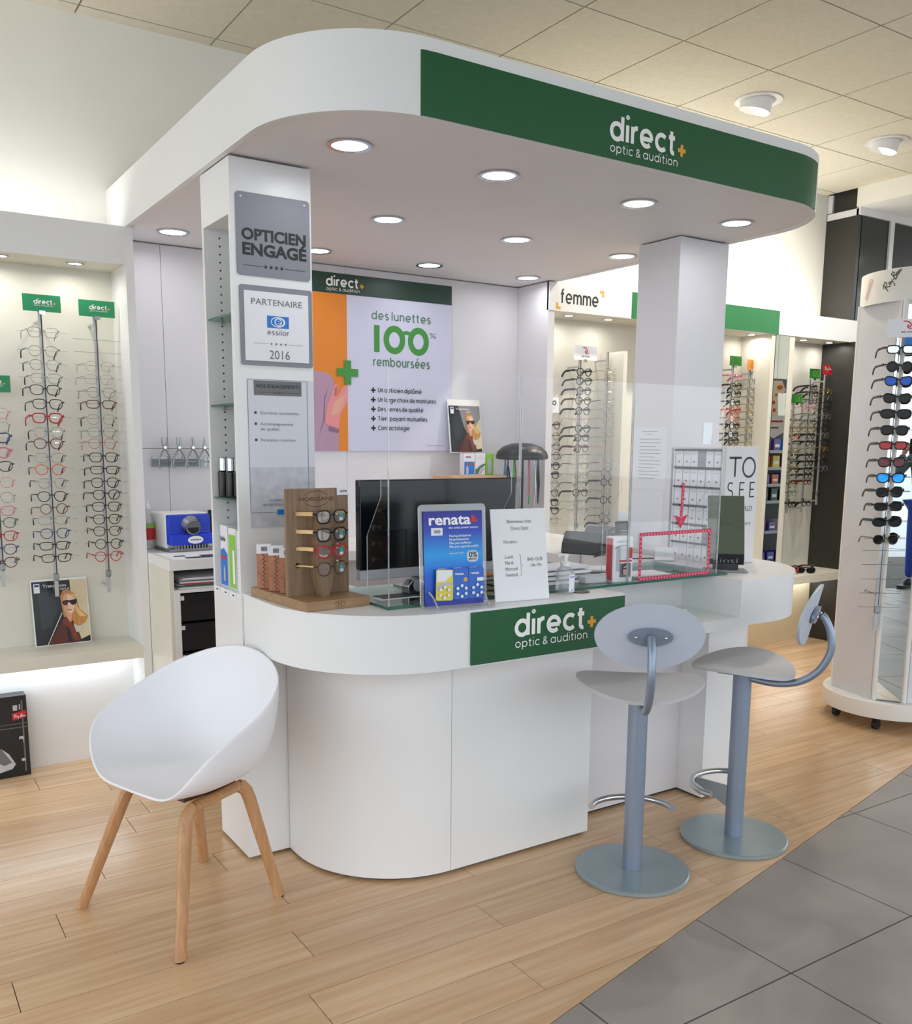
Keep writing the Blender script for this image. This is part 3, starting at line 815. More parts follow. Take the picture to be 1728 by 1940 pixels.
def portrait(parent, pm, w, lit=True):
    k = lambda pts: [(x * w, y * w) for x, y in pts]
    L = [('ad_dark', k(rect(0, 0, 1, 1.24)))]
    if lit: L += [('ad_stone', k([(.70, 1.24), (1, 1.24), (1, .12), (.74, .02), (.69, .5)]))]
    else: L += [('ad_grey', k([(.3, 1.24), (1, 1.24), (1, .1), (.7, .2), (.45, .7)])), ('ad_stone', k([(.86, .75), (1, .9), (1, .1), (.72, .05)]))]
    L += [('ad_night', k([(.1, 1.0), (.36, 1.05), (.44, .7), (.30, .35), (.12, .3)])),
          ('ad_hair', k([(.50, .92), (.55, 1.03), (.64, 1.06), (.75, .98), (.80, .83), (.84, .66), (.99, .50), (.93, .38), (.80, .30), (.66, .36), (.54, .5), (.52, .7)])),
          ('ad_hair_lit', k([(.70, 1.0), (.77, .92), (.80, .70), (.95, .50), (.84, .50), (.76, .62), (.74, .85)])),
          ('ad_coat', k([(.22, .0), (.42, .34), (.54, .52), (.62, .50), (.70, .42), (.80, .16), (.83, .02), (.78, 0)])),
          ('ad_coat_lit', k([(.50, .46), (.57, .5), (.64, .42), (.72, .30), (.79, .04), (.70, .04), (.62, .28), (.52, .38)])),
          ('ad_dark', k([(.57, .36), (.62, .28), (.66, .02), (.58, .02)])),
          ('ad_scarf', k([(.70, .38), (.78, .32), (.92, .33), (.80, .20), (.74, .20)])),
          ('ad_skin', k([(.56, .58), (.70, .56), (.66, .40), (.62, .44)])),
          ('ad_skin', k([(.54, .86), (.57, .97), (.66, .98), (.75, .90), (.76, .74), (.74, .62), (.68, .55), (.60, .56), (.55, .64)])),
          ('ad_skin_lit', k([(.62, .96), (.70, .94), (.75, .86), (.75, .74), (.73, .63), (.68, .57), (.62, .60), (.63, .75)])),
          ('ad_lip', k([(.59, .655), (.65, .665), (.71, .65), (.65, .635)])), ('ad_skin_dark' if 'ad_skin_dark' in MATS else 'ad_skin', k([(.62, .70), (.65, .715), (.68, .70)])),
          ('print_black', k([(.53, .83), (.60, .845), (.66, .835), (.80, .855), (.80, .81), (.77, .75), (.71, .74), (.67, .78), (.655, .805), (.63, .79), (.61, .745), (.57, .74), (.54, .77)])),
          ('ad_coat' if lit else 'print_black', k(ell(.58, .79, .032, .035, 12))),
          ('paper', k(rect(.03, 1.02, .14, 1.20))), ('print_navy', k(rect(.045, 1.14, .125, 1.18)))]
    art(L, pm, parent)
    text('Transitions', .055 * w, 'print_white', parent, pm, .19 * w, 1.12 * w, bold=.01, width=.43 * w, h=.011 * w + .009)
    text('GEN 8', .04 * w, 'print_white', parent, pm, .5 * w, 1.055 * w, width=.16 * w, h=.011 * w + .009)
    if lit:
        mb = MB(); ribbon(mb, [(.2 * w, .01 * w), (.5 * w, .6 * w)], .012 * w, pm, .011 * w + .009); part('white_stripe', mb, 'print_white', parent)


def leaning_card(name, label, w, h, loc, rz, tilt, lit):
    t = thing(name, label, 'poster', loc, rz)
    t.rotation_euler = (R(tilt), 0, rz)
    b = MB(); b.box(0, w, 0, .008, 0, h); part('board', b, 'print_white', t)
    portrait(t, plane((.004, -.0002, .004), (1, 0, 0), (0, 0, 1)), w - .008, lit)
    return t


leaning_card('photo_card', 'poster of a woman in dark sunglasses standing on the left bay shelf', .243, .305, (.640, 4.46, .566), R(1.5), -8, True)
leaning_card('photo_card', 'small poster of a woman in tinted glasses standing on boxes by the large poster', .222, .305, (2.888, 4.48, 1.441), 0, -8, False)

# papers taped to the right column
M('sheet_white', '#e2e3ea', .7, var=.01)
CF = plane((3.1449, 0, 0), (0, -1, 0), (0, 0, 1))
for lab, y0, y1, z0, z1, rows in (('white typed notice taped high on the left face of the right column', -3.265, -3.05, 1.29, 1.575, 12), ('blank-looking white sheet taped below the typed notice on the right column', -3.262, -3.06, 1.03, 1.285, 0)):
    t = thing('notice_sheet', lab, 'notice', (3.144, 3.16, z0), world=True)
    slab(t, rect(y0, z0, y1, z1), CF, .001, 'sheet_white', 'sheet')
    if rows:
        pm = lambda x, y, h=0: CF(x, y, h + .001)
        lines(t, pm, [(y0 + .055, y1 - .06, z1 - .02), (y0 + .08, y1 - .09, z1 - .032)] + [(y0 + .04, y1 - .04 - (.03 if k % 3 == 2 else 0), z1 - .055 - k * .0165) for k in range(rows)], 'print_grey', .0024)
t = thing('notice_sheet', 'narrow clear card holder on the front of the right column', 'notice', (3.38, 3.01, 1.49), world=True)
slab(t, rect(3.345, 1.50, 3.405, 1.60), plane((0, 3.0195, 0), (1, 0, 0), (0, 0, 1)), .004, 'acrylic', 'sleeve')

# rip-curl style header card helper, used by the rods and the stand
def wave_mark(parent, pm, cx, cy, s, h=.0008):
    mb = MB()
    W_ = [(-1.1, .95), (-.5, 1.0), (.1, .8), (.5, .4), (.55, .0), (.3, -.3), (-.05, -.35), (-.2, -.1), (.0, .12), (.2, .05)]; ribbon(mb, [(cx + a * s, cy + c * s) for a, c in W_], .24 * s, pm, h); ribbon(mb, [(cx + a * s, cy + c * s) for a, c in [(-.15, -.3), (.2, -.62), (.75, -.62), (1.1, -.45)]], .2 * s, pm, h + .0002)
    part('emblem', mb, 'print_red', parent)
    text('RIP CURL', .36 * s, 'print_black', parent, pm, cx - 1.5 * s, cy - 1.55 * s, bold=.03, shear=.25, width=3 * s, h=h)


def ban_mark(parent, pm, x, y, w, mat, h=.0008):
    """the handwritten Ray-Ban mark"""
    mb = MB(); s = w
    R_ = [(.02, .30), (.10, .40), (.24, .44), (.27, .36), (.20, .28), (.10, .26), (.20, .20), (.27, .10)]
    st = [R_, [(.14, .42), (.10, .24), (.07, .06)], [(.36, .27), (.30, .25), (.30, .17), (.36, .18), (.37, .27), (.38, .16)], [(.41, .26), (.43, .17), (.48, .27), (.42, .02), (.36, -.02)], [(.50, .20), (.56, .21)],
          [(.63, .44), (.60, .24), (.58, .10)], [(.60, .40), (.72, .44), (.73, .35), (.62, .28), (.72, .25), (.70, .16), (.58, .12)], [(.80, .28), (.75, .25), (.76, .17), (.81, .19), (.82, .28), (.83, .17)], [(.86, .27), (.86, .17), (.90, .27), (.92, .18), (1.0, .24)]]
    for p in st: ribbon(mb, [(x + a * s, y + b * s) for a, b in p], .032 * s, pm, h)
    part('lettering', mb, mat, parent)
# ------------------------------------------------------------------ things on the counter
def tilt_thing(name, label, cat, loc, rz=0.0, rx=0.0, group=None):
    t = thing(name, label, cat, loc, rz, group); t.rotation_euler = (rx, 0, rz); return t


def holed_plate(outer, holes, th, pm):
    cu = bpy.data.curves.new('plate', 'CURVE'); cu.dimensions = '2D'; cu.fill_mode = 'BOTH'; cu.extrude = th / 2
    for pts in [outer] + holes:
        sp = cu.splines.new('POLY'); sp.points.add(len(pts) - 1); sp.use_cyclic_u = True
        for p, co in zip(sp.points, pts): p.co = (*co, 0, 1)
    ob = bpy.data.objects.new('plate', cu); me = bpy.data.meshes.new_from_object(ob)
    mb = MB(); mb.add([pm(v.co.x, v.co.y, v.co.z + th / 2) for v in me.vertices], [list(p.vertices) for p in me.polygons])
    bpy.data.objects.remove(ob); bpy.data.curves.remove(cu); bpy.data.meshes.remove(me)
    return mb


def grad_mat(name, stops, axis=2, lo=0.0, hi=1.0, r=.4):
    """print whose ink fades from one colour to another along the sheet"""
    mt = bpy.data.materials.new(name); mt.use_nodes = True; nt = mt.node_tree; L = nt.links.new; b = nt.nodes['Principled BSDF']
    tc = nt.nodes.new('ShaderNodeTexCoord'); sp = nt.nodes.new('ShaderNodeSeparateXYZ'); mr = nt.nodes.new('ShaderNodeMapRange'); cr = nt.nodes.new('ShaderNodeValToRGB')
    mr.inputs[1].default_value = lo; mr.inputs[2].default_value = hi
    L(tc.outputs['Object'], sp.inputs[0]); L(sp.outputs[axis], mr.inputs[0]); L(mr.outputs[0], cr.inputs[0]); L(cr.outputs[0], b.inputs['Base Color'])
    e = cr.color_ramp.elements
    e[0].position, e[0].color = stops[0][0], lin(stops[0][1]); e[1].position, e[1].color = stops[-1][0], lin(stops[-1][1])
    for p, c in stops[1:-1]: k = e.new(p); k.color = lin(c)
    b.inputs['Roughness'].default_value = r; MATS[name] = mt; return mt


wood_mat('walnut', '#6f5a45', '#82694f', '#947a5e', 'Z', r=.5, per_obj=.06, scale=1.5)
wood_mat('walnut_flat', '#8a6b4c', '#9b7b5a', '#ab8c69', 'X', r=.5, per_obj=.06, scale=1.5)
wood_mat('bamboo', '#cfa970', '#dcbc88', '#e6cc9e', 'Y', r=.45, per_obj=.08, scale=2)
M('carton_brown', '#b07a5e', .7, var=.22, sc=90); M('carton_dark', '#5c3a2c', .7, var=.1)
M('teal_tag', '#2e9c93', .5); M('lens_tint', '#6b5f50', .1)
glassy('demo_lens', gl=.05, opac=.12, ocol='#a7a29a')

# wooden eyewear display
dz = .9805; D0 = (1.137, 2.574, dz)
ds = thing('eyewear_display', 'brown wooden HORIZANE display stand at the left end of the counter', 'display stand', D0, R(4.5))
b = MB(); b.box(0, .23, 0, .39, 0, .03); part('base_board', b, 'walnut_flat', ds, bev=.0015)
holes = [ell(x, z, .0095, .0095, 14) for x in (.042, .19) for z in (.292, .236, .182, .128)]
pmb = plane((0, .142, 0), (1, 0, 0), (0, 0, 1))
part('back_board', holed_plate(rect(.004, .03, .228, .371), holes, .013, pmb), 'walnut', ds)
b = MB(); b.prism([(.098, .03), (.124, .03), (.139, .10), (.139, .128), (.131, .133), (.140, .175), (.140, .182), (.131, .188), (.141, .23), (.141, .238), (.132, .243), (.140, .29), (.128, .30), (.104, .30), (.086, .2), (.086, .1)], .075, .128, lambda x, y, z: (x, z, y)); part('nose_post', b, 'walnut', ds)
pm = plane((0, .1288, 0), (1, 0, 0), (0, 0, 1))
text('HORIZANE', .0125, 'carton_dark', ds, pm, .048, .332, bold=.01, width=.125)
mb = MB(); ribbon(mb, arc(.11, .338, .045, 25, 155, 12, .025), .0018, pm, .0006); ribbon(mb, arc(.11, .338, .045, 205, 335, 12, .025), .0018, pm, .0006); part('emblem', mb, 'carton_dark', ds)
pf = plane((0, -.0002, 0), (1, 0, 0), (0, 0, 1))
mb = MB(); ribbon(mb, ell(.118, .0155, .0165, .0095, 20), .0014, pf, .0006, True); ribbon(mb, [(.112, .01), (.112, .021)], .002, pf, .0006); ribbon(mb, [(.124, .01), (.124, .021)], .002, pf, .0006); ribbon(mb, [(.112, .0155), (.124, .0155)], .0014, pf, .0006); part('emblem', mb, 'carton_dark', ds)
tg = MB(); tg.box(.186, .229, .1265, .1285, .348, .373); o = part('price_tag', tg, 'paper', ds); text('19€90', .0085, 'print_black', ds, plane((0, .1264, 0), (1, 0, 0), (0, 0, 1)), .195, .356, bold=.01, width=.026)


def boxed(name, label, cat, loc, w, d, h, mat, rz=0.0, group=None, rx=0.0):
    t = tilt_thing(name, label, cat, loc, rz, rx, group)
    b = MB(); b.box(-w / 2, w / 2, -d / 2, d / 2, 0, h); part('carton', b, mat, t, bev=.0008)
    return t


def barcode(parent, pm, x0, y0, x1, y1):
    mb = MB(); x = x0; rr = random.Random(3)
    while x < x1:
        w = rr.choice((.0006, .001, .0014)); mb.add([pm(a, c, .001) for a, c in rect(x, y0, x + w, y1)], [[0, 1, 2, 3]]); x += w + rr.choice((.0008, .0012))
    part('barcode', mb, 'print_black', parent)


for i, (lx, ly, hh) in enumerate(((.004, .335, .148), (.014, .268, .148), (.022, .205, .146), (.052, .225, .15))):
    wx = D0[0] + lx * math.cos(R(4.5)) - ly * math.sin(R(4.5)); wy = D0[1] + ly * math.cos(R(4.5)) + lx * math.sin(R(4.5))
    t = boxed('spectacle_box', ['brown patterned spectacle box with a barcode, furthest from the wooden back board', 'brown patterned spectacle box with a barcode, middle of the row on the wooden base', 'brown patterned spectacle box with a barcode, nearest the wooden back board', 'dark-sided spectacle box behind the barcoded row on the wooden base'][i], 'box', (wx + .02, wy, dz + .0305), .048, .03, hh, 'carton_brown' if i < 3 else 'carton_dark', R(-24), 'boxes on the wooden display', R(-2))
    if i < 3:
        pm = plane((0, -.0151, 0), (1, 0, 0), (0, 0, 1))
        b = MB(); b.box(-.0243, .0243, -.0154, .0154, hh - .03, hh + .0004); part('white_end', b, 'paper', t)
        barcode(t, plane((0, -.0155, 0), (1, 0, 0), (0, 0, 1)), -.009, hh - .022, .011, hh - .007)
        mb = MB()
        for k in range(16):
            z = .006 + k * .007; x = (-1) ** k * .002
            mb.add([pm(a, c, .0006) for a, c in [(x - .003, z), (x + .003, z + .002), (x + .001, z + .005), (x - .003, z + .004)]], [[0, 1, 2, 3]])
        part('pattern', mb, 'carton_dark', t)

# sheet of glass and the three clear screens standing on it
t = thing('glass_sheet', 'clear glass sheet with a green edge lying along the counter', 'glass sheet', (2.2, 2.6, .98), world=True)
b = MB(); b.box(1.372, 2.93, 2.482, 2.90, .981, .9895); part('sheet', b, 'table_glass', t)
b = MB(); b.box(1.371, 2.931, 2.4805, 2.4819, .981, .9895); b.box(1.3705, 1.3719, 2.4805, 2.90, .981, .9895); part('polished_edge', b, 'glass_edge', t)
M('tape_red', '#c81f48', .5, var=.05); M('tape_print', '#e8798f', .5)
glassy('plexi_edge', gl=.25, opac=.25, ocol='#dfe6ea')
for i, (x0, x1) in enumerate(((1.378, 1.876), (1.884, 2.385), (2.393, 2.872))):
    t = thing('protective_screen', ['clear protective screen behind the battery display, leftmost of three', 'clear protective screen behind the welcome sign, middle of three', 'clear protective screen with a red taped window, rightmost of three'][i], 'screen', ((x0 + x1) / 2, 2.49, .99), world=True, group='clear counter screens')
    b = MB(); b.box(x0, x1, 2.487, 2.491, .99, 1.716); part('pane', b, 'plexi', t)
    b = MB(); b.box(x0 - .002, x0, 2.486, 2.492, .99, 1.716); part('pane_edge', b, 'plexi_edge', t)
    b = MB(); b.box(x1, x1 + .002, 2.486, 2.492, .99, 1.716); part('pane_edge', b, 'plexi_edge', t)
    for x in ((x0 + .002,) if i == 0 else (x0 + .002, x1 - .006) if i == 2 else (x0 + .002,)):
        b = MB(); b.prism([(2.491, .99), (2.64, .99), (2.64, 1.20), (2.545, 1.33), (2.545, 1.40), (2.491, 1.40)], x, x + .003, lambda y, z, xx: (xx, y, z)); part('side_fin', b, 'plexi', t)
        b = MB(); b.tube([(x + .0015, 2.64, .99), (x + .0015, 2.64, 1.20), (x + .0015, 2.545, 1.33), (x + .0015, 2.545, 1.40)], .0013, 4); part('fin_edge', b, 'plexi_edge', t)
    if i == 2:
        pm = plane((0, 2.4868, 0), (1, 0, 0), (0, 0, 1)); sc = t
        for nm, pts in (('tape_window', rect(2.449, .997, 2.822, 1.165)), ):
            mb = MB(); ribbon(mb, pts, .0135, pm, .0004, True); part(nm, mb, 'tape_red', t)
            mb = MB(); P = pts + [pts[0]]
            for a, c in zip(P[:-1], P[1:]):
                n = int(math.hypot(c[0] - a[0], c[1] - a[1]) / .0155)
                for j in range(n):
                    u = (j + .5) / n; x, y = a[0] + (c[0] - a[0]) * u, a[1] + (c[1] - a[1]) * u
                    mb.add([pm(p, q_, .0009) for p, q_ in rect(x - .004, y - .004, x + .004, y + .004)], [[0, 1, 2, 3]])
            part('tape_pattern', mb, 'tape_print', t)
        mb = MB(); ribbon(mb, [(2.662, 1.353), (2.657, 1.225)], .0145, pm, .0004); mb.add([pm(x, y, .0007) for x, y in ((2.617, 1.232), (2.657, 1.222), (2.694, 1.232), (2.655, 1.178))], [[0, 1, 2, 3]]); part('tape_arrow', mb, 'tape_red', t)
        mb = MB()
        for k in range(10):
            x, y = 2.662 - .0005 * k, 1.345 - k * .0155; mb.add([pm(p, q_, .0011) for p, q_ in rect(x - .003, y - .0045, x + .003, y + .0045)], [[0, 1, 2, 3]])
        part('tape_pattern', mb, 'tape_print', t)

# battery display
grad_mat('renata_blue', [(0, '#20208f'), (.35, '#1263d6'), (.55, '#169be6'), (.8, '#2140b8'), (1, '#1d1c8c')], 2, 0, .30)
bt = tilt_thing('battery_display', 'blue renata battery display in a clear acrylic stand on the counter', 'display stand', (1.489, 2.452, dz), R(-7), R(-4))
b = MB(); b.prism(rrect(-.014, .0, .222, .325, .012), 0, .003, lambda x, y, z: (x, .004 + z, y)); part('acrylic_back', b, 'acrylic', bt)
mb = MB(); mb.tube([(x, .0055, y) for x, y in rrect(-.014, .0, .222, .325, .012)], .0016, 4, True); part('acrylic_rim', mb, 'plexi_edge', bt)
b = MB(); b.box(.0, .208, .0, .003, .004, .305); part('printed_board', b, 'renata_blue', bt)
pm = plane((0, -.0002, 0), (1, 0, 0), (0, 0, 1))
text('renata', .034, 'print_white', bt, pm, .016, .262, bold=.035, width=.148)
art([('print_red', [(.168, .268), (.19, .268)] + arc(.168, .268, .022, 0, 90, 6))], pm, bt, 'emblem')
text('the swiss power source', .008, 'print_white', bt, pm, .088, .248, bold=.01, width=.104)
slab(bt, rect(.026, .228, .066, .252), pm, .0008, 'paper', 'price_label'); text('5€00', .010, 'print_black', bt, pm, .035, .2355, bold=.01, width=.022, h=.0016)
for k, s in enumerate(('Hearing aid batteries', 'Hörgerätebatterien', 'Pilas para audífonos', 'Piles pour appareils auditifs')): text(s, .008, 'print_white', bt, pm, .088, .222 - k * .0115, width=(.078, .07, .078, .104)[k], bold=.012)
text('ultra air 1.4 V', .006, 'print_white', bt, pm, .088, .167, width=.05)
slab(bt, rrect(.151, .140, .191, .176, .012), pm, .0006, 'sheet_blue', 'badge'); text('0%', .018, 'print_black', bt, pm, .157, .155, bold=.02, width=.03, h=.0014); text('MERCURY', .006, 'print_black', bt, pm, .157, .146, width=.029, h=.0014, bold=.02)
for x in (.012, .196):
    b = MB(); b.tube([(x, -.003, .05), (x + .006, -.02, .035), (x + .012, -.045, .0)], .003, 6); part('front_foot', b, 'plexi_edge', bt, smooth=True)
M('blister_yellow', '#e0cf45', .4, var=.06); M('blister_blue', '#1c62c4', .35, var=.06); M('cell', '#b9bcc4', .25, .8)
glassy('blister_dome', gl=.12)
for i, (x, mt, lab) in enumerate(((.030, 'blister_yellow', 'yellow and white hearing battery card on the blue display'), (.092, 'blister_blue', 'blue battery card with an orange dot, middle of the three on the display'), (.148, 'blister_blue', 'blue battery card beside the right edge of the battery display'))):
    c0 = bt.location; rz = R(-7); wx = c0.x + x * math.cos(rz) + .012 * math.sin(rz); wy = c0.y + x * math.sin(rz) - .012 * math.cos(rz)
    t = tilt_thing('battery_card', lab, 'battery pack', (wx, wy, dz + .024), rz, R(-4), 'battery cards')
    if i == 0: t.rotation_euler = (R(-4), R(2.5), rz)
    b = MB(); b.prism(rrect(0, 0, .060 - (.005 if i else 0), .098, .005), 0, .0012, lambda xx, y, z: (xx, -z, y)); part('card', b, mt, t)
    pm = plane((0, -.0013, 0), (1, 0, 0), (0, 0, 1))
    if i == 0: art([('paper', [(.002, .06), (.002, .096), (.056, .096), (.056, .082), (.03, .06)]), ('print_ltgrey', [(.002, .045), (.02, .056), (.058, .058), (.058, .05), (.03, .048), (.004, .03)])], pm, t)
    else:
        text('renata', .008, 'print_white', t, pm, .007, .078, bold=.03, width=.03)
        if i == 1: art([('print_orange', ell(.044, .062, .007, .007, 14))], pm, t, 'badge')
        else: art([('paper', rect(.03, .055, .053, .066))], pm, t, 'badge')
    mb = MB()
    for k in range(6):
        a = PI * k / 3 + .5; mb.tube([(.029 + .017 * math.cos(a), -.0013, .026 + .017 * math.sin(a)), (.029 + .017 * math.cos(a), -.006, .026 + .017 * math.sin(a))], .0052, 12)
    part('cells', mb, 'cell', t)
    b = MB(); b.tube([(.015 + .014 * math.cos(a * PI / 8), -.004 - .01 * math.sin(a * PI / 8), .100 + .002 * math.sin(a * PI / 8)) for a in range(16)], .001, 5, True); part('hang_ring', b, 'plexi_edge', t)

# welcome sign
t = tilt_thing('tabletop_sign', 'white leaning sign with opening hours, headed Bienvenue chez Direct Optic', 'sign', (1.742, 2.425, dz), R(-8), R(-9))
b = MB(); b.box(0, .205, 0, .004, 0, .305); part('acrylic_panel', b, 'paper', t)
b = MB(); b.box(-.001, .206, -.001, .005, .3045, .3065); part('top_rim', b, 'plexi_edge', t)
b = MB(); b.box(0, .205, -.001, .045, -.0004, .001); part('foot', b, 'acrylic', t)
pm = plane((0, -.0002, 0), (1, 0, 0), (0, 0, 1))
for s, x, y, wd in (('Bienvenue chez', .058, .259, .092), ('Direct Optic', .072, .236, .066), ('Horaires :', .042, .192, .055), ('Lundi', .043, .142, .030), ('Mardi', .043, .122, .030), ('Mercredi', .043, .102, .046), ('Vendredi', .043, .082, .046)): text(s, .0125, 'print_grey', t, pm, x, y, width=wd)
for s, x, y in (('8h45-12h30', .128, .131), ('14h-19h', .138, .111)): text(s, .0125, 'print_grey', t, pm, x, y, width=.058 if y > .12 else .04)
mb = MB(); ribbon(mb, [(.096, .152), (.103, .152), (.103, .084), (.096, .084)], .001, pm, .0007); ribbon(mb, [(.103, .118), (.112, .118)], .001, pm, .0007); part('bracket_line', mb, 'print_grey', t)

# hand sanitiser
M('gel', '#dfe6ea', .05, var=.01); M('pump_white', '#e8e9ec', .35)
glassy('bottle_clear', tint='#ffffff', gl=.03, opac=.22, ocol='#e6eaee')
t = thing('sanitiser_bottle', 'clear hand gel pump bottle with blue and white label on the counter', 'bottle', (2.066, 2.462, dz))
pr = [(.001, 0), (.030, 0), (.034, .006), (.034, .068), (.031, .08), (.022, .090), (.015, .094), (.015, .098)]
b = MB(); b.lathe(pr, n=28); part('bottle', b, 'bottle_clear', t, smooth=True)
b = MB(); b.lathe([(.0335, .0598), (.001, .06)], n=24, cap=False); part('gel', b, 'bottle_clear', t)
b = MB(); b.lathe([(.017, .096), (.017, .110), (.008, .113), (.0075, .128), (.011, .128), (.011, .138), (.001, .139)], n=20); b.tube([(0, 0, .134), (-.012, .002, .136), (-.03, .006, .131)], .0042, 8); part('pump', b, 'pump_white', t, smooth=True)
pm = lambda x, y, h=0: ((.0342 + h) * math.sin(x / .0342 + .1), -(.0342 + h) * math.cos(x / .0342 + .1), y)
b = MB(); xs = [-.012 + .034 * k / 8 for k in range(9)]
b.add([pm(x, z, .0003) for x in xs for z in (.008, .07)], [(2 * k, 2 * k + 2, 2 * k + 3, 2 * k + 1) for k in range(8)]); part('label', b, 'paper', t)
text('GEL MAINS', .006, 'print_blue', t, pm, -.009, .058, bold=.03, width=.026, h=.0006)
mb = MB(); mb.add([pm(x, y, .0006) for x, y in ((-.011, .010), (.0, .016), (.010, .028), (.021, .042), (.021, .030), (.010, .018), (.0, .010))], [list(range(7))]); mb.add([pm(x, y, .0008) for x, y in ((.004, .010), (.012, .018), (.021, .026), (.021, .010))], [[0, 1, 2, 3]]); part('label_print', mb, 'print_blue', t)
# cable ports set in the worktop
for (x, y), lab in (((1.70, 2.545), 'black round cable port in the counter beside the welcome sign'), ((2.13, 2.452), 'flat black cable port in the counter beside the hand gel')):
    b = MB(); b.lathe([(.033, 0), (.033, .002), (.03, .003), (.001, .003)], n=20); solo('cable_port', b, 'black_plastic', lab, 'cable port', (x, y, dz), smooth=True)

# red and white glasses-care box, with the black device behind it
t = thing('display_box', 'red and white box with a small photo of a woman, standing on the glass', 'box', (2.342, 2.516, .9896), R(-12))
b = MB(); b.box(0, .082, 0, .055, 0, .168); part('carton', b, 'paper', t, bev=.0008)
art([('print_red', rect(-.05, .006, -.008, .162))], plane((-.0002, 0, 0), (0, -1, 0), (0, 0, 1)), t, 'side_print')
pm = plane((0, -.0002, 0), (1, 0, 0), (0, 0, 1))
art([('print_ltgrey', [(.012, .04), (.03, .04), (.03, .13), (.016, .135), (.012, .13)]), ('print_red', rect(.060, .088, .080, .128)), ('print_red', rect(.024, .076, .078, .082)), ('print_grey', [(.028, .018), (.074, .018), (.074, .07), (.028, .07)]), ('skin', ell(.052, .046, .014, .020)), ('print_black', [(.036, .03), (.036, .06), (.046, .07), (.058, .07), (.066, .06), (.068, .022), (.062, .03), (.064, .055), (.052, .062), (.041, .055), (.042, .03)]), ('print_black', rect(.041, .048, .063, .053))], pm, t)
text('LINGETTES', .007, 'print_grey', t, pm, .012, .148, width=.05)
mb = MB(); ribbon(mb, arc(.042, .10, .048, 40, 140, 10, .038), .002, pm, .0009); part('print_line', mb, 'print_black', t)
t = thing('card_reader', 'black card reader standing upright behind the red and white box', 'card reader', (2.44, 2.60, .99), R(-10))
b = MB(); b.box(0, .058, 0, .03, 0, .216); part('body', b, 'black_plastic', t, bev=.006)
b = MB()
for k in range(5): b.box(.014, .044, -.001, .0, .13 + k * .012, .134 + k * .012)
part('vents', b, 'grey_plastic', t)
b = MB(); b.box(.02, .058, .031, .033, .19, .25); part('till_slip', b, 'paper', t)

# ------------------------------------------------------------------ monitor and desk things
t = thing('monitor', 'large black monitor seen from behind the counter glass, on a pale stand', 'monitor', (1.70, 2.75, .98), world=True)
b = MB(); b.box(1.395, 2.035, 2.715, 2.75, 1.075, 1.375); part('screen_body', b, 'black_gloss', t, bev=.004)
b = MB(); b.box(1.395, 2.035, 2.717, 2.748, 1.040, 1.0745); part('chin', b, 'print_ltgrey', t, bev=.003)
b = MB(); b.box(1.62, 1.80, 2.751, 2.765, 1.0, 1.2); part('stand_neck', b, 'steel', t)
b = MB(); b.box(1.60, 1.82, 2.70, 2.86, .9897, .996); part('stand_foot', b, 'steel', t)
b = MB(); b.box(1.44, 2.02, 2.713, 2.7149, 1.205, 1.2075); b.box(1.57, 1.575, 2.713, 2.7149, 1.08, 1.205); part('panel_groove', b, M('groove', '#07080a', .3), t)
text('PHILIPS', .017, M('emboss', '#1c1f23', .25), t, plane((0, 2.7145, 0), (1, 0, 0), (0, 0, 1)), 1.655, 1.305, bold=.02, width=.13)
t = thing('tape_dispenser', 'silver tape dispenser on a dark mat behind the wooden display', 'tape dispenser', (1.545, 2.652, .9905), R(10))
b = MB(); b.prism([(0, 0), (.085, 0), (.085, .018), (.075, .04), (.05, .05), (.02, .048), (0, .03)], 0, .04, lambda x, y, z: (x, z, y)); part('body', b, 'chrome', t, bev=.004)
b = MB(); b.tube([(.04, -.002, .027), (.04, .042, .027)], .019, 18); part('tape_roll', b, 'print_ltgrey', t, smooth=True)
t = thing('desk_pad', 'dark desk pad with a white paper edge behind the glass', 'desk pad', (1.55, 2.72, .9805), world=True)
b = MB(); b.box(1.43, 1.75, 2.62, 2.70, .98955, .9902); part('pad', b, M('pad_dark', '#34343c', .6), t)
b = MB(); b.box(1.41, 1.56, 2.60, 2.66, .98955, .99); part('sheet', b, 'paper', t)
t = thing('computer_mouse', 'black rounded device beside the tape dispenser below the monitor', 'device', (1.60, 2.60, .9905))
b = MB(); b.ball((0, 0, .02), .034, 14, 8, (1, .8, .75)); part('shell', b, 'black_plastic', t, smooth=True)
t = thing('document_tray', 'black wire document tray behind the welcome sign', 'tray', (1.76, 2.60, .99), world=True)
b = MB()
for z in (1.0, 1.035): b.tube([(1.66, 2.54, z), (1.87, 2.54, z), (1.87, 2.66, z), (1.66, 2.66, z)], .003, 6, True)
for x, y in ((1.66, 2.54), (1.87, 2.54), (1.87, 2.66), (1.66, 2.66)): b.tube([(x, y, .9898), (x, y, 1.036)], .003, 6)
part('wire_frame', b, 'black_plastic', t)
for k, (z, mt, x1) in enumerate(((1.0385, 'paper', 1.86), (1.0425, 'sheet_blue', 1.85), (1.0465, 'print_red', 1.80), (1.0505, 'poster_orange', 1.83))):
    b = MB(); b.box(1.665, x1, 2.545, 2.655, z, z + .003)
    solo('folder', b, mt, ['white papers lowest in the black wire tray', 'pale folder second from the bottom of the wire tray', 'red folder in the black wire tray', 'orange folder on top of the black wire tray'][k], 'folder', group='folders in the wire tray')
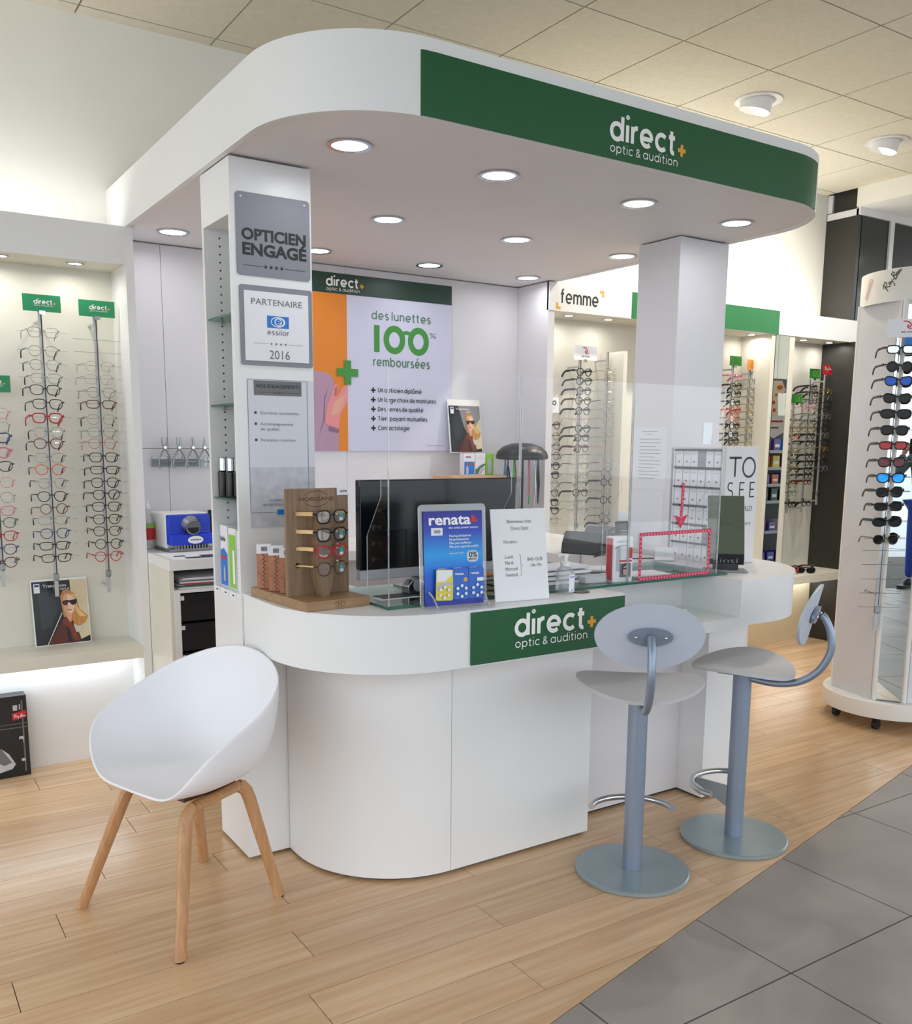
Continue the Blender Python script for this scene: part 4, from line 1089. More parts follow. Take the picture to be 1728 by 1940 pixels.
for k, z in enumerate((.9902, 1.006, 1.022, 1.038)):
    b = MB(); b.box(2.035 - .004 * k, 2.30, 2.57 + .01 * k, 2.72, z, z + .010)
    o = solo('paper_stack', b, 'paper' if k % 2 == 0 else 'sheet_white', f'white ring folder {["lowest", "second from the bottom", "third from the bottom", "topmost"][k]} in the pile beside the hand gel', 'folder', group='pile of white folders', bev=.001)
    b = MB(); b.box(2.035, 2.07, 2.5685 + .01 * k, 2.5699 + .01 * k, z + .002, z + .007); part('black_clip', b, 'print_black', o)
t = thing('paper_box', 'clear plastic box of white cards on the counter behind the hand gel', 'box', (2.22, 2.53, .99), R(-4))
b = MB(); b.box(0, .10, 0, .05, 0, .028); part('box', b, 'bottle_clear', t); b = MB(); b.box(.004, .096, .004, .046, .003, .024); part('cards', b, 'paper', t)
for k, (x, y, rz) in enumerate(((2.50, 2.66, 12), (2.58, 2.60, -8), (2.46, 2.78, -20))):
    b = MB(); b.box(-.09, .09, -.06, .06, 0, .002 + .003 * k)
    solo('loose_papers', b, 'paper', ['loose white papers lying under the red taped window', 'loose white sheet on the glass in front of the card holder', 'loose white booklet on the glass behind the red and white box'][k], 'papers', (x, y, .9897 + .004 * k), R(rz))
b = MB(); b.prism([(0, 0), (.10, 0), (.07, .04), (-.01, .045)], 0, .004); solo('eyeglass_cloth', b, 'grey_plastic', 'grey folded cloth lying beside the red taped window', 'cloth', (2.40, 2.56, .9897), R(-8))

# notebook on the writing desk
t = thing('spiral_notebook', 'white spiral bound pad lying on the desk shelf behind the stools', 'notebook', (2.42, 2.47, .8335), R(4))
b = MB(); b.box(0, .30, 0, .15, 0, .022); part('pages', b, 'paper', t, bev=.002)
b = MB(); b.box(-.002, .296, .0, .152, .0225, .0245); part('cover', b, 'sheet_white', t)
mb = MB()
for k in range(22): x = .006 + k * .0115; mb.tube([(x, -.006 + .012 * math.cos(a), .012 + .015 * math.sin(a)) for a in [j * PI / 4 for j in range(8)]], .0012, 4, True)
part('spiral', mb, 'glass_edge', t)

# desk phone on the worktop
t = thing('desk_phone', 'black desk telephone with a coiled cord on the white worktop', 'telephone', (2.90, 3.22, .9805), R(28))
b = MB(); b.prism([(0, 0), (.20, 0), (.205, .02), (.14, .075), (.09, .10), (.05, .105), (.01, .05)], 0, .19, lambda x, y, z: (x, z, y)); part('body', b, 'black_plastic', t, bev=.006)
b = MB(); b.tube([(.02, -.022, .05), (.05, -.022, .105), (.10, -.022, .118), (.16, -.022, .095), (.19, -.022, .05)], [.016, .018, .017, .018, .016], 10); part('handset', b, 'black_gloss', t, smooth=True)
b = MB(); b.obox((.25, .09, .06), (.8, 0, .6), (0, 1, 0), (-.6, 0, .8), .075, .085, .006); part('screen', b, M('phone_screen', '#2b303c', .25), t)
P = [(-.01 - .0018 * k + .0, -.03 + .007 * math.cos(k * .9), .02 + .012 * math.sin(k * .9)) for k in range(70)]
b = MB(); b.tube(P, .0016, 5); part('coiled_cord', b, 'black_plastic', t)
b = MB(); b.tube([(.02, -.02, .04), (-.02, -.05, .03), (-.06, -.12, .006), (-.05, -.18, .004), (.02, -.26, .004)], .0028, 6); part('cord', b, 'black_plastic', t)
t = thing('card_holder', 'white slanted card holder on the pod behind the red taped window', 'card holder', (2.985, 2.94, .9805), R(-38))
b = MB(); b.prism([(0, 0), (.055, 0), (.05, .01), (.022, .056), (.012, .056), (.0, .006)], 0, .085, lambda x, y, z: (z, x, y)); part('holder', b, 'acrylic', t)
b = MB(); b.obox((.0425, .012, .032), (1, 0, 0), (0, .35, .94), (0, -.94, .35), .041, .03, .004); part('cards', b, 'paper', t)

# rack of contact lens boxes against the right column
rk = thing('lens_box_rack', 'white rack of small lens boxes on black ledges beside the TO SEE panel', 'rack', (3.19, 2.83, .9805), world=True)
b = MB(); b.box(3.148, 3.26, 2.72, 2.73, .98, 1.485); part('side_panel', b, 'panel_white', rk)
b = MB(); b.box(3.148, 3.26, 2.998, 3.008, .98, 1.485); part('side_panel', b, 'panel_white', rk)
b = MB(); b.box(3.245, 3.26, 2.73, 2.998, .98, 1.485); part('back_panel', b, 'panel_white', rk)
ZS = [1.063, 1.147, 1.231, 1.314, 1.400, 1.478]
tiers = ['lowest', 'second', 'third', 'fourth', 'fifth', 'top']
for k, z in enumerate(ZS):
    b = MB(); b.box(3.140, 3.245, 2.73, 2.998, z - .007, z); part('ledge', b, 'print_black' , rk)
M('lens_white', '#e4e4ec', .5, var=.02); M('lens_grey', '#8f8f9a', .5, var=.05)
for k in range(6):
    zb = .9806 if k == 0 else ZS[k - 1] + .0005
    hgt = min(.074, ZS[k] - .0075 - zb)
    for j in range(7):
        y = 2.975 - j * .0445
        if y < 2.735: break
        mt = 'lens_grey' if (k, j) in ((5, 3), (0, 5), (1, 4)) else 'lens_white'
        b = MB(); b.box(-.045, .045, -.0205, .0205, 0, hgt)
        od = ['first', 'second', 'third', 'fourth', 'fifth', 'sixth', 'seventh'][j]
        o = solo('lens_box', b, mt, f'small {"grey" if mt == "lens_grey" else "white"} lens box on the {tiers[k]} tier of the rack, {od} from the paper notices', 'box', (3.197 + rnd.uniform(-.003, .001), y, zb), 0, 'lens boxes in the rack')
        art([('print_grey', rect(-.006, hgt * .25, .004, hgt * .25 + .008)), ('print_ltgrey', rect(-.012, hgt * .78, .012, hgt * .78 + .003))], plane((-.0451, 0, 0), (0, -1, 0), (0, 0, 1)), o, 'print')

# TO SEE panel
t = thing('tower_sign', 'tall white sign reading TO SEE standing on the counter pod', 'sign', (3.24, 2.70, .9805), world=True)
b = MB(); b.box(3.136, 3.345, 2.692, 2.716, .9808, 1.492); part('panel', b, 'panel_white', t, bev=.002)
pm_ = plane((0, 2.6918, 0), (1, 0, 0), (0, 0, 1)); pm = lambda x, y, h=0: pm_(x * .964, y, h)
mb = MB(); ribbon(mb, [(3.272, 1.443), (3.352, 1.443)], .010, pm, .0008); ribbon(mb, [(3.312, 1.443), (3.312, 1.362)], .010, pm, .0008); ribbon(mb, ell(3.405, 1.402, .041, .041, 28), .009, pm, .0008, True); part('lettering', mb, 'print_black', t)
mb = MB()
for x in (3.35, 3.42):
    ribbon(mb, [(x + .03, 1.336), (x, 1.336), (x, 1.274), (x + .03, 1.274)], .006, pm, .0008); ribbon(mb, [(x, 1.306), (x + .026, 1.306)], .006, pm, .0008)
ribbon(mb, arc(3.288, 1.320, .017, 40, 270, 8) + arc(3.288, 1.288, .016, 90, -130, 8), .006, pm, .0008); part('lettering', mb, 'print_black', t)
text('THE WORLD', .023, 'print_grey', t, pm, 3.27, 1.212, width=.17); text('A BEAUTY', .014, 'print_grey', t, pm, 3.30, 1.148, width=.14)

# tilting table mirror on the pod
M('mirror_green', '#93a8a0', .06, 1.0, var=.02)
t = thing('table_mirror', 'dark framed tilting table mirror with a white back on the counter pod', 'mirror', (3.015, 2.565, .981), R(-42))
b = MB(); b.box(-.085, .085, -.055, .055, 0, .006); part('foot_plate', b, 'grey_plastic', t, bev=.002)
b = MB(); b.box(-.05, .05, -.015, .02, .006, .03); part('hinge', b, 'black_plastic', t)
prof = [(.0 + .105 * (k / 8) ** 1.12, .028 + .278 * k / 8) for k in range(9)]
def sheet(x0, x1, o0, o1):
    b = MB(); n = len(prof)
    vs = [(x, y + o, z) for y, z in prof for x in (x0, x1) for o in (o0, o1)]
    fs = []
    for k in range(n - 1):
        a = 4 * k; c = a + 4
        fs += [(a, a + 2, c + 2, c), (a + 1, c + 1, c + 3, a + 3), (a, c, c + 1, a + 1), (a + 2, a + 3, c + 3, c + 2)]
    fs += [(0, 1, 3, 2), (4 * n - 4, 4 * n - 2, 4 * n - 1, 4 * n - 3)]
    return b.add(vs, fs)
part('mirror_face', sheet(-.074, .074, -.012, -.009), 'mirror_green', t, smooth=True)
part('back_shell', sheet(-.076, .076, -.0085, .004), 'paper', t, smooth=True)
b = MB(); b.obox((0, -.0135, .05), (1, 0, 0), (0, 0, 1), (0, -1, 0), .07, .022, .001); part('dark_foot_band', b, 'black_gloss', t)
text('ainti', .02, 'print_grey', t, plane((0, -.0148, 0), (1, 0, 0), (0, 0, 1)), -.055, .036, width=.10)
# ------------------------------------------------------------------ back of the booth
b = MB()
t = thing('wooden_crate', 'small open wooden crate on the staff worktop below the woman poster', 'crate', (2.72, 4.20, .9805))
for x0, x1, y0, y1, z0, z1 in ((0, .012, 0, .2, 0, .338), (.348, .36, 0, .2, 0, .338), (.012, .348, 0, .2, 0, .012), (.012, .348, 0, .2, .324, .338), (.012, .348, .19, .2, .012, .324), (.012, .10, 0, .008, .012, .324)):
    b = MB(); b.box(x0, x1, y0, y1, z0, z1); part('board', b, 'crate_pine' if 'crate_pine' in MATS else wood_mat('crate_pine', '#b98a63', '#cb9d76', '#dab08a', 'X', r=.5, per_obj=.1), t)
for x, w, mt, lab in ((2.895, .075, 'lens_white', 'white and blue lens solution box on the wooden crate'), (2.97, .068, 'lens_white', 'white box with a green swirl, middle of three on the crate'), (3.035, .052, 'tag_green', 'lime green lens solution box on the wooden crate')):
    M('tag_green', '#86c440', .5, var=.03)
    t = thing('solution_box', lab, 'box', (x, 4.30, 1.319), 0, 'solution boxes on the crate')
    b = MB(); b.box(-w / 2, w / 2, 0, .04, 0, .12); part('carton', b, mt, t, bev=.001)
    pm = plane((0, -.0002, 0), (1, 0, 0), (0, 0, 1))
    if w == .075: art([('print_blue', rect(-.034, .004, .034, .075)), ('print_red', rect(-.02, .058, .034, .066)), ('print_ltgrey', [(-.022, .006), (-.006, .006), (-.006, .04), (-.014, .055), (-.022, .04)])], pm, t); text('renu', .014, 'print_black', t, pm, -.026, .096, bold=.03)
    elif w == .068: art([('print_dkgreen', [(-.034, .004), (-.034, .03), (.0, .055), (.034, .066), (.034, .055), (.0, .035), (-.015, .004)]), ('print_ltgrey', [(-.012, .004), (.0, .03), (.034, .05), (.034, .035), (.012, .02), (.006, .004)])], pm, t); lines(t, pm, [(-.014, .016, .105), (-.024, .024, .092)])
    else: art([('print_ltgrey', [(-.012, .01), (.012, .01), (.012, .07), (.004, .09), (-.004, .09), (-.012, .07)])], pm, t)
# revolving stand of eyeglass cords under a black cap
t = thing('cord_stand', 'small revolving stand under a black domed cap hung with eyeglass cords', 'display stand', (3.20, 4.22, .9805))
b = MB(); b.lathe([(.10, 0), (.10, .012), (.012, .016), (.012, .42)], n=20); part('pole', b, 'black_plastic', t, smooth=True)
b = MB(); b.lathe([(.128, .425), (.147, .43), (.149, .445), (.14, .47), (.11, .498), (.06, .515), (.001, .52)], n=28); part('cap', b, 'black_plastic', t, smooth=True)
M('cord_green', '#45b04a', .5); M('cord_pink', '#b6577c', .5); M('cord_blue', '#7aa4cf', .5)
for k in range(14):
    a = 2 * PI * k / 14; mt = ('black_plastic', 'cord_green', 'black_plastic', 'cord_pink', 'chrome', 'black_plastic', 'cord_blue')[k % 7]
    x, y = .095 * math.cos(a), .095 * math.sin(a); ln = .15 + .1 * ((k * 5) % 7) / 7
    b = MB(); b.tube([(x, y, .425), (x * 1.02, y * 1.02, .40), (x * 1.1, y * 1.1, .39 - ln / 2), (x * 1.04, y * 1.04, .39 - ln), (x * .95 + .008, y * .95, .39 - ln / 2), (x, y, .40)], .0045 if mt != 'chrome' else .002, 6); part('cord', b, mt, t, smooth=True)

# ------------------------------------------------------------------ fitting bench in the left corner
bn = thing('fitting_bench', 'white workbench in the corner behind the shelf tower, with an open cubby', 'workbench', (1.3, 4.2, 0), world=True)
b = MB(); b.box(1.104, 1.60, 3.916, 4.549, .949, .9925); part('bench_top', b, 'laminate_white', bn)
b = MB(); b.box(1.104, 1.122, 3.925, 4.54, 0, .949); part('side_panel', b, 'bay_cream', bn)
b = MB(); b.box(1.122, 1.59, 4.42, 4.44, 0, .949); part('back_panel', b, 'panel_white', bn)
b = MB(); b.box(1.122, 1.59, 3.925, 4.42, .848, .862); part('cubby_floor', b, 'laminate_white', bn)
b = MB(); b.box(1.122, 1.146, 3.922, 4.42, 0, .848); part('inner_panel', b, 'laminate_white', bn)
b = MB(); b.box(1.146, 1.59, 3.945, 4.40, 0, .06); part('drawer_base', b, 'black_plastic', bn)
for k in range(6):
    z0 = .06 + .131 * k
    b = MB(); b.box(1.150, 1.585, 3.945, 4.39, z0 + .003, z0 + .126); d = part('drawer', b, 'black_plastic', bn, bev=.002)
    b = MB(); b.box(1.15, 1.585, 3.935, 3.9449, z0 + .085, z0 + .126); part('drawer_lip', b, 'black_gloss', d)
    b = MB(); b.box(1.150, 1.165, 3.932, 3.9349, z0 + .10, z0 + .118); part('label_tag', b, 'paper', d)
for k, (z, mt, dx) in enumerate(((.8625, 'paper', 0), (.868, 'print_dkgreen', .01), (.8735, 'print_ltgrey', .0), (.879, 'coral' if False else 'print_red', .03), (.8845, 'paper', .008), (.895, 'paper', .012), (.902, 'sheet_white', .02))):
    b = MB(); b.box(0, .30, 0, .22, 0, .005 if k < 4 else .006)
    solo('magazine', b, mt, 'flat %s in the bench cubby, %s of the pile' % (['white brochure', 'green edged brochure', 'grey brochure', 'red edged brochure', 'white magazine', 'thick white magazine', 'pale magazine'][k], ['bottom', 'second', 'third', 'fourth', 'fifth', 'sixth', 'top'][k]), 'magazine', (1.15 + dx, 3.95 + .01 * (k % 3), z), R(-3 + k % 4), 'papers in the bench cubby')
t = thing('paper_sheet', 'printed sheet with dark photo blocks lying on the fitting bench', 'paper', (1.35, 4.05, .993), world=True)
b = MB(); b.box(1.13, 1.58, 3.93, 4.20, .9928, .9938); part('sheet', b, 'paper', t)
pm = plane((0, 0, .9939), (1, 0, 0), (0, 1, 0))
art([('pad_dark', rect(1.19, 3.945, 1.42, 3.995)), ('pad_dark', rect(1.27, 4.0, 1.56, 4.045)), ('pad_dark', rect(1.16, 4.03, 1.21, 4.06)), ('pad_dark', rect(1.40, 4.06, 1.56, 4.1))], pm, t)
# frame heater
M('machine_blue', '#1438c4', .35, var=.04)
t = thing('frame_heater', 'blue and white frame heater with a steel funnel on the fitting bench', 'frame heater', (1.19, 4.255, .9945), R(4))
b = MB(); b.prism([(.0, .01), (.20, .01), (.20, .17), (.0, .172)], .0, .20, lambda y, z, x: (x, y, z)); part('housing', b, 'print_white', t, bev=.006)
b = MB(); b.prism([(.0, .168), (-.03, .165), (-.035, .085), (-.06, .075), (-.062, .03), (.0, .03)], .0, .20, lambda y, z, x: (x, y, z)); part('front_cover', b, 'machine_blue', t, bev=.004)
b = MB(); b.tube([(.105, -.028, .115), (.105, -.06, .11)], [.048, .036], 24, cap=False); b.tube([(.105, -.06, .11), (.105, -.068, .108)], [.036, .034], 24); part('funnel', b, 'steel', t, smooth=True)
b = MB(); b.tube([(.105, -.0681, .108), (.105, -.0685, .108)], [.027, .027], 20); part('funnel_mouth', b, 'dark_gap', t)
pm = plane((0, -.0622, 0), (1, 0, 0), (0, 0, 1)); art([('print_white', ell(.115, .052, .037, .018))], pm, t, 'badge')
lines(t, lambda x, y, h=0: pm(x, y, h + .0012), [(.092, .14, .05)], 'print_navy', .004)
b = MB()
for k in range(12): b.box(.02 + k * .014, .027 + k * .014, -.055, -.04, .012, .029)
part('grille', b, 'steel', t); b = MB(); b.box(-.005, .205, -.05, .2, .0, .0115); part('tray', b, 'steel', t)
t = thing('screen', 'black flat screen behind the frame heater on the fitting bench', 'screen', (1.43, 4.38, .993), R(-10)); b = MB(); b.box(0, .24, 0, .02, .02, .175); part('panel', b, 'black_gloss', t); b = MB(); b.box(.05, .19, -.03, .05, 0, .02); part('foot', b, 'black_plastic', t)
t = thing('spray_bottle', 'clear spray bottle with green and red label against the bay side panel', 'bottle', (1.15, 4.40, .993))
b = MB(); b.lathe([(.001, 0), (.026, 0), (.027, .01), (.027, .13), (.012, .17), (.011, .19), (.001, .19)], n=18); part('bottle', b, 'bottle_clear', t, smooth=True)
b = MB(); b.lathe([(.0275, .045), (.0275, .10)], n=18, cap=False); part('label', b, 'print_red', t, smooth=True); b = MB(); b.lathe([(.0276, .10), (.0276, .118)], n=18, cap=False); part('label_top', b, 'tag_green', t, smooth=True)
b = MB(); b.lathe([(.012, .19), (.012, .205), (.006, .21), (.006, .225), (.001, .226)], n=12); part('nozzle', b, 'pump_white', t, smooth=True)

# pliers on a clear rail
t = thing('plier_rail', 'clear wall rail holding four steel pliers above the frame heater', 'rail', (1.36, 4.53, 1.37), world=True)
b = MB(); b.box(1.215, 1.53, 4.52, 4.549, 1.372, 1.42); part('rail_block', b, 'acrylic', t); b = MB(); b.tube([(1.23, 4.512, 1.396), (1.53, 4.512, 1.396)], .003, 8); part('rail_bar', b, 'steel', t)
for k, x in enumerate((1.269, 1.338, 1.405, 1.462)):
    t = thing('pliers', ['wide-jawed steel optician pliers, first on the wall rail from the bay', 'twin-pronged steel pliers, second on the wall rail from the bay', 'blunt-nosed steel pliers, third on the wall rail from the bay', 'needle-nosed steel pliers, fourth on the wall rail from the bay'][k], 'pliers', (x, 4.498, 1.365), 0, 'optician pliers on the wall rail')
    for s in (-1, 1):
        b = MB(); b.tube([(s * .026, 0, 0), (s * .031, 0, .025), (s * .026, 0, .052), (s * .014, 0, .075), (s * .004, 0, .092), (-s * .004, .002, .104)], [.004, .0042, .0042, .0042, .005, .006], 8); part('handle', b, 'steel', t, smooth=True)
        jw = (.013, .009, .006, .003)[k]; tp = (.011, .008, .004, .0006)[k]
        b = MB(); b.tube([(s * .004, .001, .10), (s * jw * .8, .001, .12), (s * tp, .001, .15 if k < 3 else .153)], [.006, .005, .003 if k < 3 else .0012], 8); part('jaw', b, 'steel', t, smooth=True)
    b = MB(); b.tube([(0, -.009, .10), (0, .009, .10)], .007, 14); part('pivot', b, 'chrome', t, smooth=True)

# ------------------------------------------------------------------ things in the shelf tower
for k, (y, mt, lab) in enumerate(((3.275, 'lens_white', 'white and blue contact lens solution box, rearmost in the shelf tower'), (3.19, 'tag_green', 'lime green solution box in the middle of the shelf tower ledge'), (3.105, 'lens_white', 'white printed solution box nearest the front panel of the tower'))):
    t = thing('solution_box', lab, 'box', (1.112 + .03, y - .035, .9755), 0, 'solution boxes in the shelf tower')
    b = MB(); b.box(-.03, .07, -.037, .037, 0, .222 - .004 * k); part('carton', b, 'lens_white', t, bev=.001)
    pm = plane((-.0302, 0, 0), (0, -1, 0), (0, 0, 1))
    if k == 0: art([('print_blue', [(-.035, .004), (.035, .004), (.035, .12), (.0, .14), (-.035, .13)]), ('print_red', rect(-.03, .10, .02, .112)), ('print_ltgrey', [(-.005, .02), (.012, .02), (.012, .06), (.004, .08), (-.005, .06)])], pm, t); text('ReNu', .018, 'print_black', t, pm, -.034, .165, bold=.02, width=.05)
    elif k == 1: art([('tag_green', rect(-.03, .004, .035, .195)), ('print_white', rect(.006, .02, .026, .14))], pm, t)
    else: lines(t, pm, [(-.03, .02, .05 + .016 * j) for j in range(8)], 'print_ltgrey', .003)
for k in range(3):
    t = thing('lens_spray', ['black lens spray bottle with a silver cap, rearmost on the tower glass shelf', 'black lens spray bottle with a silver cap, middle on the tower glass shelf', 'black lens spray bottle with a silver cap, nearest the tower front panel'][k], 'bottle', (1.128 + .012 * k, 3.262 - .048 * k, 1.2995), 0, 'lens sprays in the shelf tower')
    b = MB(); b.lathe([(.001, 0), (.021, 0), (.0215, .004), (.0215, .088), (.017, .094), (.001, .094)], n=18); part('bottle', b, 'black_gloss', t, smooth=True)
    b = MB(); b.lathe([(.0165, .0935), (.0165, .137), (.014, .14), (.001, .14)], n=18); part('cap', b, 'chrome', t, smooth=True)
t = thing('spectacle_case', 'folded dark spectacle case on the middle glass shelf of the tower', 'case', (1.12, 3.09, 1.6255)); b = MB(); b.prism([(0, 0), (.07, 0), (.07, .05)], -.03, .05, lambda x, z, y: (x, y, z)); part('case', b, 'grey_plastic', t, bev=.002)
t = thing('display_clip', 'steel looped display clip on the upper glass shelf of the tower', 'clip', (1.13, 3.09, 1.9215)); b = MB(); b.tube([(0, 0, .003), (.0, 0, .06)] + [(0, .012 - .012 * math.cos(a), .06 + .012 * math.sin(a)) for a in [PI * j / 6 for j in range(1, 6)]] + [(0, .024, .06), (0, .024, .003)], .003, 8); part('loop', b, 'steel', t, smooth=True); b = MB(); b.box(-.006, .006, .004, .02, 0, .05); part('block', b, 'black_plastic', t)

# box with monochrome print at the foot of the left bay
t = thing('carton_display', 'tall black box printed with a street scene and a red label by the bay', 'box', (.30, 4.385, 0), R(0))
b = MB(); b.box(0, .275, 0, .075, .0, .372); part('carton', b, M('ad_black', '#141416', .3, var=.3, sc=12), t, bev=.001)
pm = plane((0, -.0003, 0), (1, 0, 0), (0, 0, 1))
art([('haze_grey', rect(.218, .305, .236, .330)), ('haze_grey', rect(.243, .308, .248, .332)), ('print_grey', rect(.252, .02, .258, .35)), ('print_grey', rect(.0, .225, .27, .229)), ('print_grey', rect(.10, .243, .27, .246)), ('haze_grey', rect(.236, .155, .254, .185)), ('print_black', ell(.243, .162, .009, .012, 12)), ('haze_grey', rect(.240, .07, .256, .082)), ('haze_grey', [(.10, .02), (.20, .04), (.215, .06), (.19, .11), (.16, .14), (.10, .16)]), ('print_grey', [(.10, .16), (.16, .14), (.20, .07), (.17, .06), (.12, .09)]), ('print_red', [(.214, .262), (.270, .272), (.270, .305), (.212, .295)])], pm, t)
ban_mark(t, pm, .217, .268, .05, 'print_white', .008)
# ------------------------------------------------------------------ spectacles
FC = {'black': '#141416', 'brown': '#4a2f22', 'dark red': '#5a1a22', 'red': '#b3202e', 'coral': '#d2694f', 'clear': None, 'grey': '#6e737b', 'blue': '#3a4a7a', 'thin metal': '#7d7468', 'gold': '#a78d4f', 'pink': '#c8788f', 'green': '#4d7a60', 'tortoise': '#6b4a2e'}
for k, v in FC.items():
    if v: M('frame_' + k, v, .3 if k not in ('thin metal', 'gold', 'grey') else .25, .8 if k in ('thin metal', 'gold') else 0, var=.04)
glassy('frame_clear', tint='#e6e6e2', gl=.10, opac=.22, ocol='#d9d9d4')
MESH = {}
SHN = {'pantos': 'rounded', 'wide': 'square', 'rect': 'rectangular', 'round': 'round', 'cat': 'cat-eye', 'wrap': 'wraparound'}


def lens_outline(shape, s, n=22):
    """rim curve of one lens; s = -1 left, 1 right; half-width .0255"""
    P = []
    for i in range(n):
        a = 2 * PI * i / n; c, q_ = math.cos(a), math.sin(a)
        e = {'round': 2.0, 'rect': 4.2, 'pantos': 2.5, 'cat': 2.6, 'wide': 3.2, 'wrap': 2.7}[shape]
        w, h = {'round': (.0235, .0225), 'rect': (.0268, .0170), 'pantos': (.0245, .0215), 'cat': (.0262, .0195), 'wide': (.0262, .0205), 'wrap': (.031, .0195)}[shape]
        r = 1 / (abs(c) ** e + abs(q_) ** e) ** (1 / e)
        x, z = w * r * c, h * r * q_
        if shape == 'cat' and x > 0 and z > 0: z += .006 * (x / w)
        if z < 0: x *= 1 + .18 * z / h
        P.append((s * (.0335 + x + (.003 if shape == 'wrap' else 0)), z))
    return P


def spec_meshes(shape, col, thick, lens, wood=None):
    key = (shape, col, thick, lens, wood)
    if key in MESH: return MESH[key]
    fm = 'frame_' + col; tm = wood or ('frame_black' if col in ('clear', 'coral') and thick == 1 else fm)
    r = {0: .0010, 1: .0020, 2: .0029}[thick]
    cv = lambda x: .45 * x * x                       # the front wraps round a little
    fr = MB()
    for s in (-1, 1): fr.tube([(x, cv(x), z) for x, z in lens_outline(shape, s)], r, 5, True)
    top = .006
    fr.tube([(-.0095, 0, top - .001), (0, -.0012, top + .002), (.0095, 0, top - .001)], r * 1.15, 5)
    for s in (-1, 1): fr.tube([(s * .059, cv(.059), .009), (s * .0665, .004, .010), (s * .069, .010, .010)], r * 1.3, 5)
    ls = []
    for s in (-1, 1):
        b = MB(); b.poly([(x * .99, cv(x) + .0004, z * .98) for x, z in lens_outline(shape, s)]); ls.append(b.mesh('lens', lens))
    tp = []
    for s in (-1, 1):
        b = MB(); k = 1.25 if thick < 2 else 1.5
        b.tube([(s * .069, .010, .010), (s * .0705, .05, .0085), (s * .071, .092, .006), (s * .070, .110, -.004), (s * .067, .128, -.024)], [r * k, r * k, r * k, r * k * 1.1, r * k * 1.2], 5, flat=(1.5, .6) if thick == 2 else None)
        tp.append(b.mesh('temple', tm, smooth=True))
    MESH[key] = (fr.mesh('frame_front', fm, smooth=True), ls, tp)
    return MESH[key]


def spectacles(label, loc, shape, col, thick=1, lens='clear_lens', rz=0.0, group=None, cat='glasses', name='eyeglasses', wood=None, rx=0.0, sc=1.0):
    f, ls, tp = spec_meshes(shape, col, thick, lens, wood)
    t = thing(name, label, cat, loc, rz, group); t.rotation_euler = (rx, 0, rz); t.scale = (sc, sc, sc)
    part('frame_front', f, None, t)
    for l in ls: part('lens', l, None, t)
    for p in tp: part('temple', p, None, t)
    return t


ORD = 'first second third fourth fifth sixth seventh eighth ninth tenth eleventh twelfth thirteenth fourteenth fifteenth sixteenth seventeenth eighteenth nineteenth twentieth'.split()


def rod(x, y, z0, z1, label, name='eyewear_rod', peg_w=.10, zs=(), group='eyewear rods'):
    """flat chrome rail with a dark slot and clear pegs for the frames"""
    t = thing(name, label, 'rod', (x, y, z0), 0, group)
    h = z1 - z0
    b = MB(); b.box(-.008, .008, -.004, .004, 0, h); part('pole', b, M('rail_silver', '#b9bbbb', .35, .35), t)
    b = MB(); b.box(.002, .006, -.0046, -.0041, .07, h); part('slot', b, 'print_black', t)
    b = MB(); b.box(-.012, .012, -.014, .0, .075, .105); part('lock', b, 'steel', t, bev=.003)
    b = MB()
    for z in zs:
        for s in (-1, 1): b.tube([(0, -.006, z - z0 + .004), (s * .02, -.026, z - z0 + .004), (s * peg_w, -.026, z - z0 + .004)], .0013, 4)
    if zs: part('pegs', b, 'acrylic', t, kind='stuff')
    b = MB(); b.tube([(0, .004, .03), (0, .115, .03)], .006, 8); b.tube([(0, .004, h - .05), (0, .115, h - .05)], .006, 8); part('wall_bracket', b, 'chrome', t)
    return t


def rack(x, y, z0, z1, where, items, zf, rz=0.0, group=None, jit=True, rodlabel=None, extra=()):
    zs = [zf(p) for p, *_ in items]
    rod(x, y, z0, z1, rodlabel, zs=zs + [zf(p) for p in extra])
    for i, (p, col, shape, th) in enumerate(items):
        lab = f'{col} {SHN[shape]} frame, {ORD[i]} from the top on {where}'
        spectacles(lab, (x + (rnd.uniform(-.004, .004) if jit else 0), y - .040, zf(p)), shape, col, min(2, th + (1 if x > 5 or (x > 3 and col in ('black', 'brown', 'dark red')) else 0)), rz=rz + R(rnd.uniform(-4, 4)), group=group, rx=R(rnd.uniform(-3, 3)))


zl = lambda d: (lambda p: 2.031 + (p - 602) * (.865 - 2.031) / (1095 - 602))
z1f = lambda p: 2.025 + (p - 597) * (.873 - 2.025) / (1100 - 597)
B, K, CL = 'black', 'brown', 'clear'
rack(.735, 4.41, .80, 2.055, 'left bay rod above the woman poster', [(630, 'thin metal', 'wide', 0), (664, CL, 'pantos', 1), (689, CL, 'pantos', 1), (714, CL, 'wide', 1), (735, B, 'wide', 1), (761, B, 'wide', 1), (787, 'red', 'wide', 2), (814, CL, 'pantos', 1), (835, 'dark red', 'pantos', 1), (862, CL, 'wide', 1), (884, 'coral', 'pantos', 1), (910, CL, 'pantos', 1), (935, B, 'pantos', 1), (959, 'tortoise', 'round', 1), (981, CL, 'rect', 1), (1006, 'blue', 'pantos', 1), (1030, B, 'rect', 1), (1054, B, 'rect', 1)], z1f, group='frames on the left bay rods', rodlabel='chrome eyewear rod above the woman poster in the left bay')
z2f = lambda p: 2.031 + (p - 602) * (.869 - 2.031) / (1095 - 602)
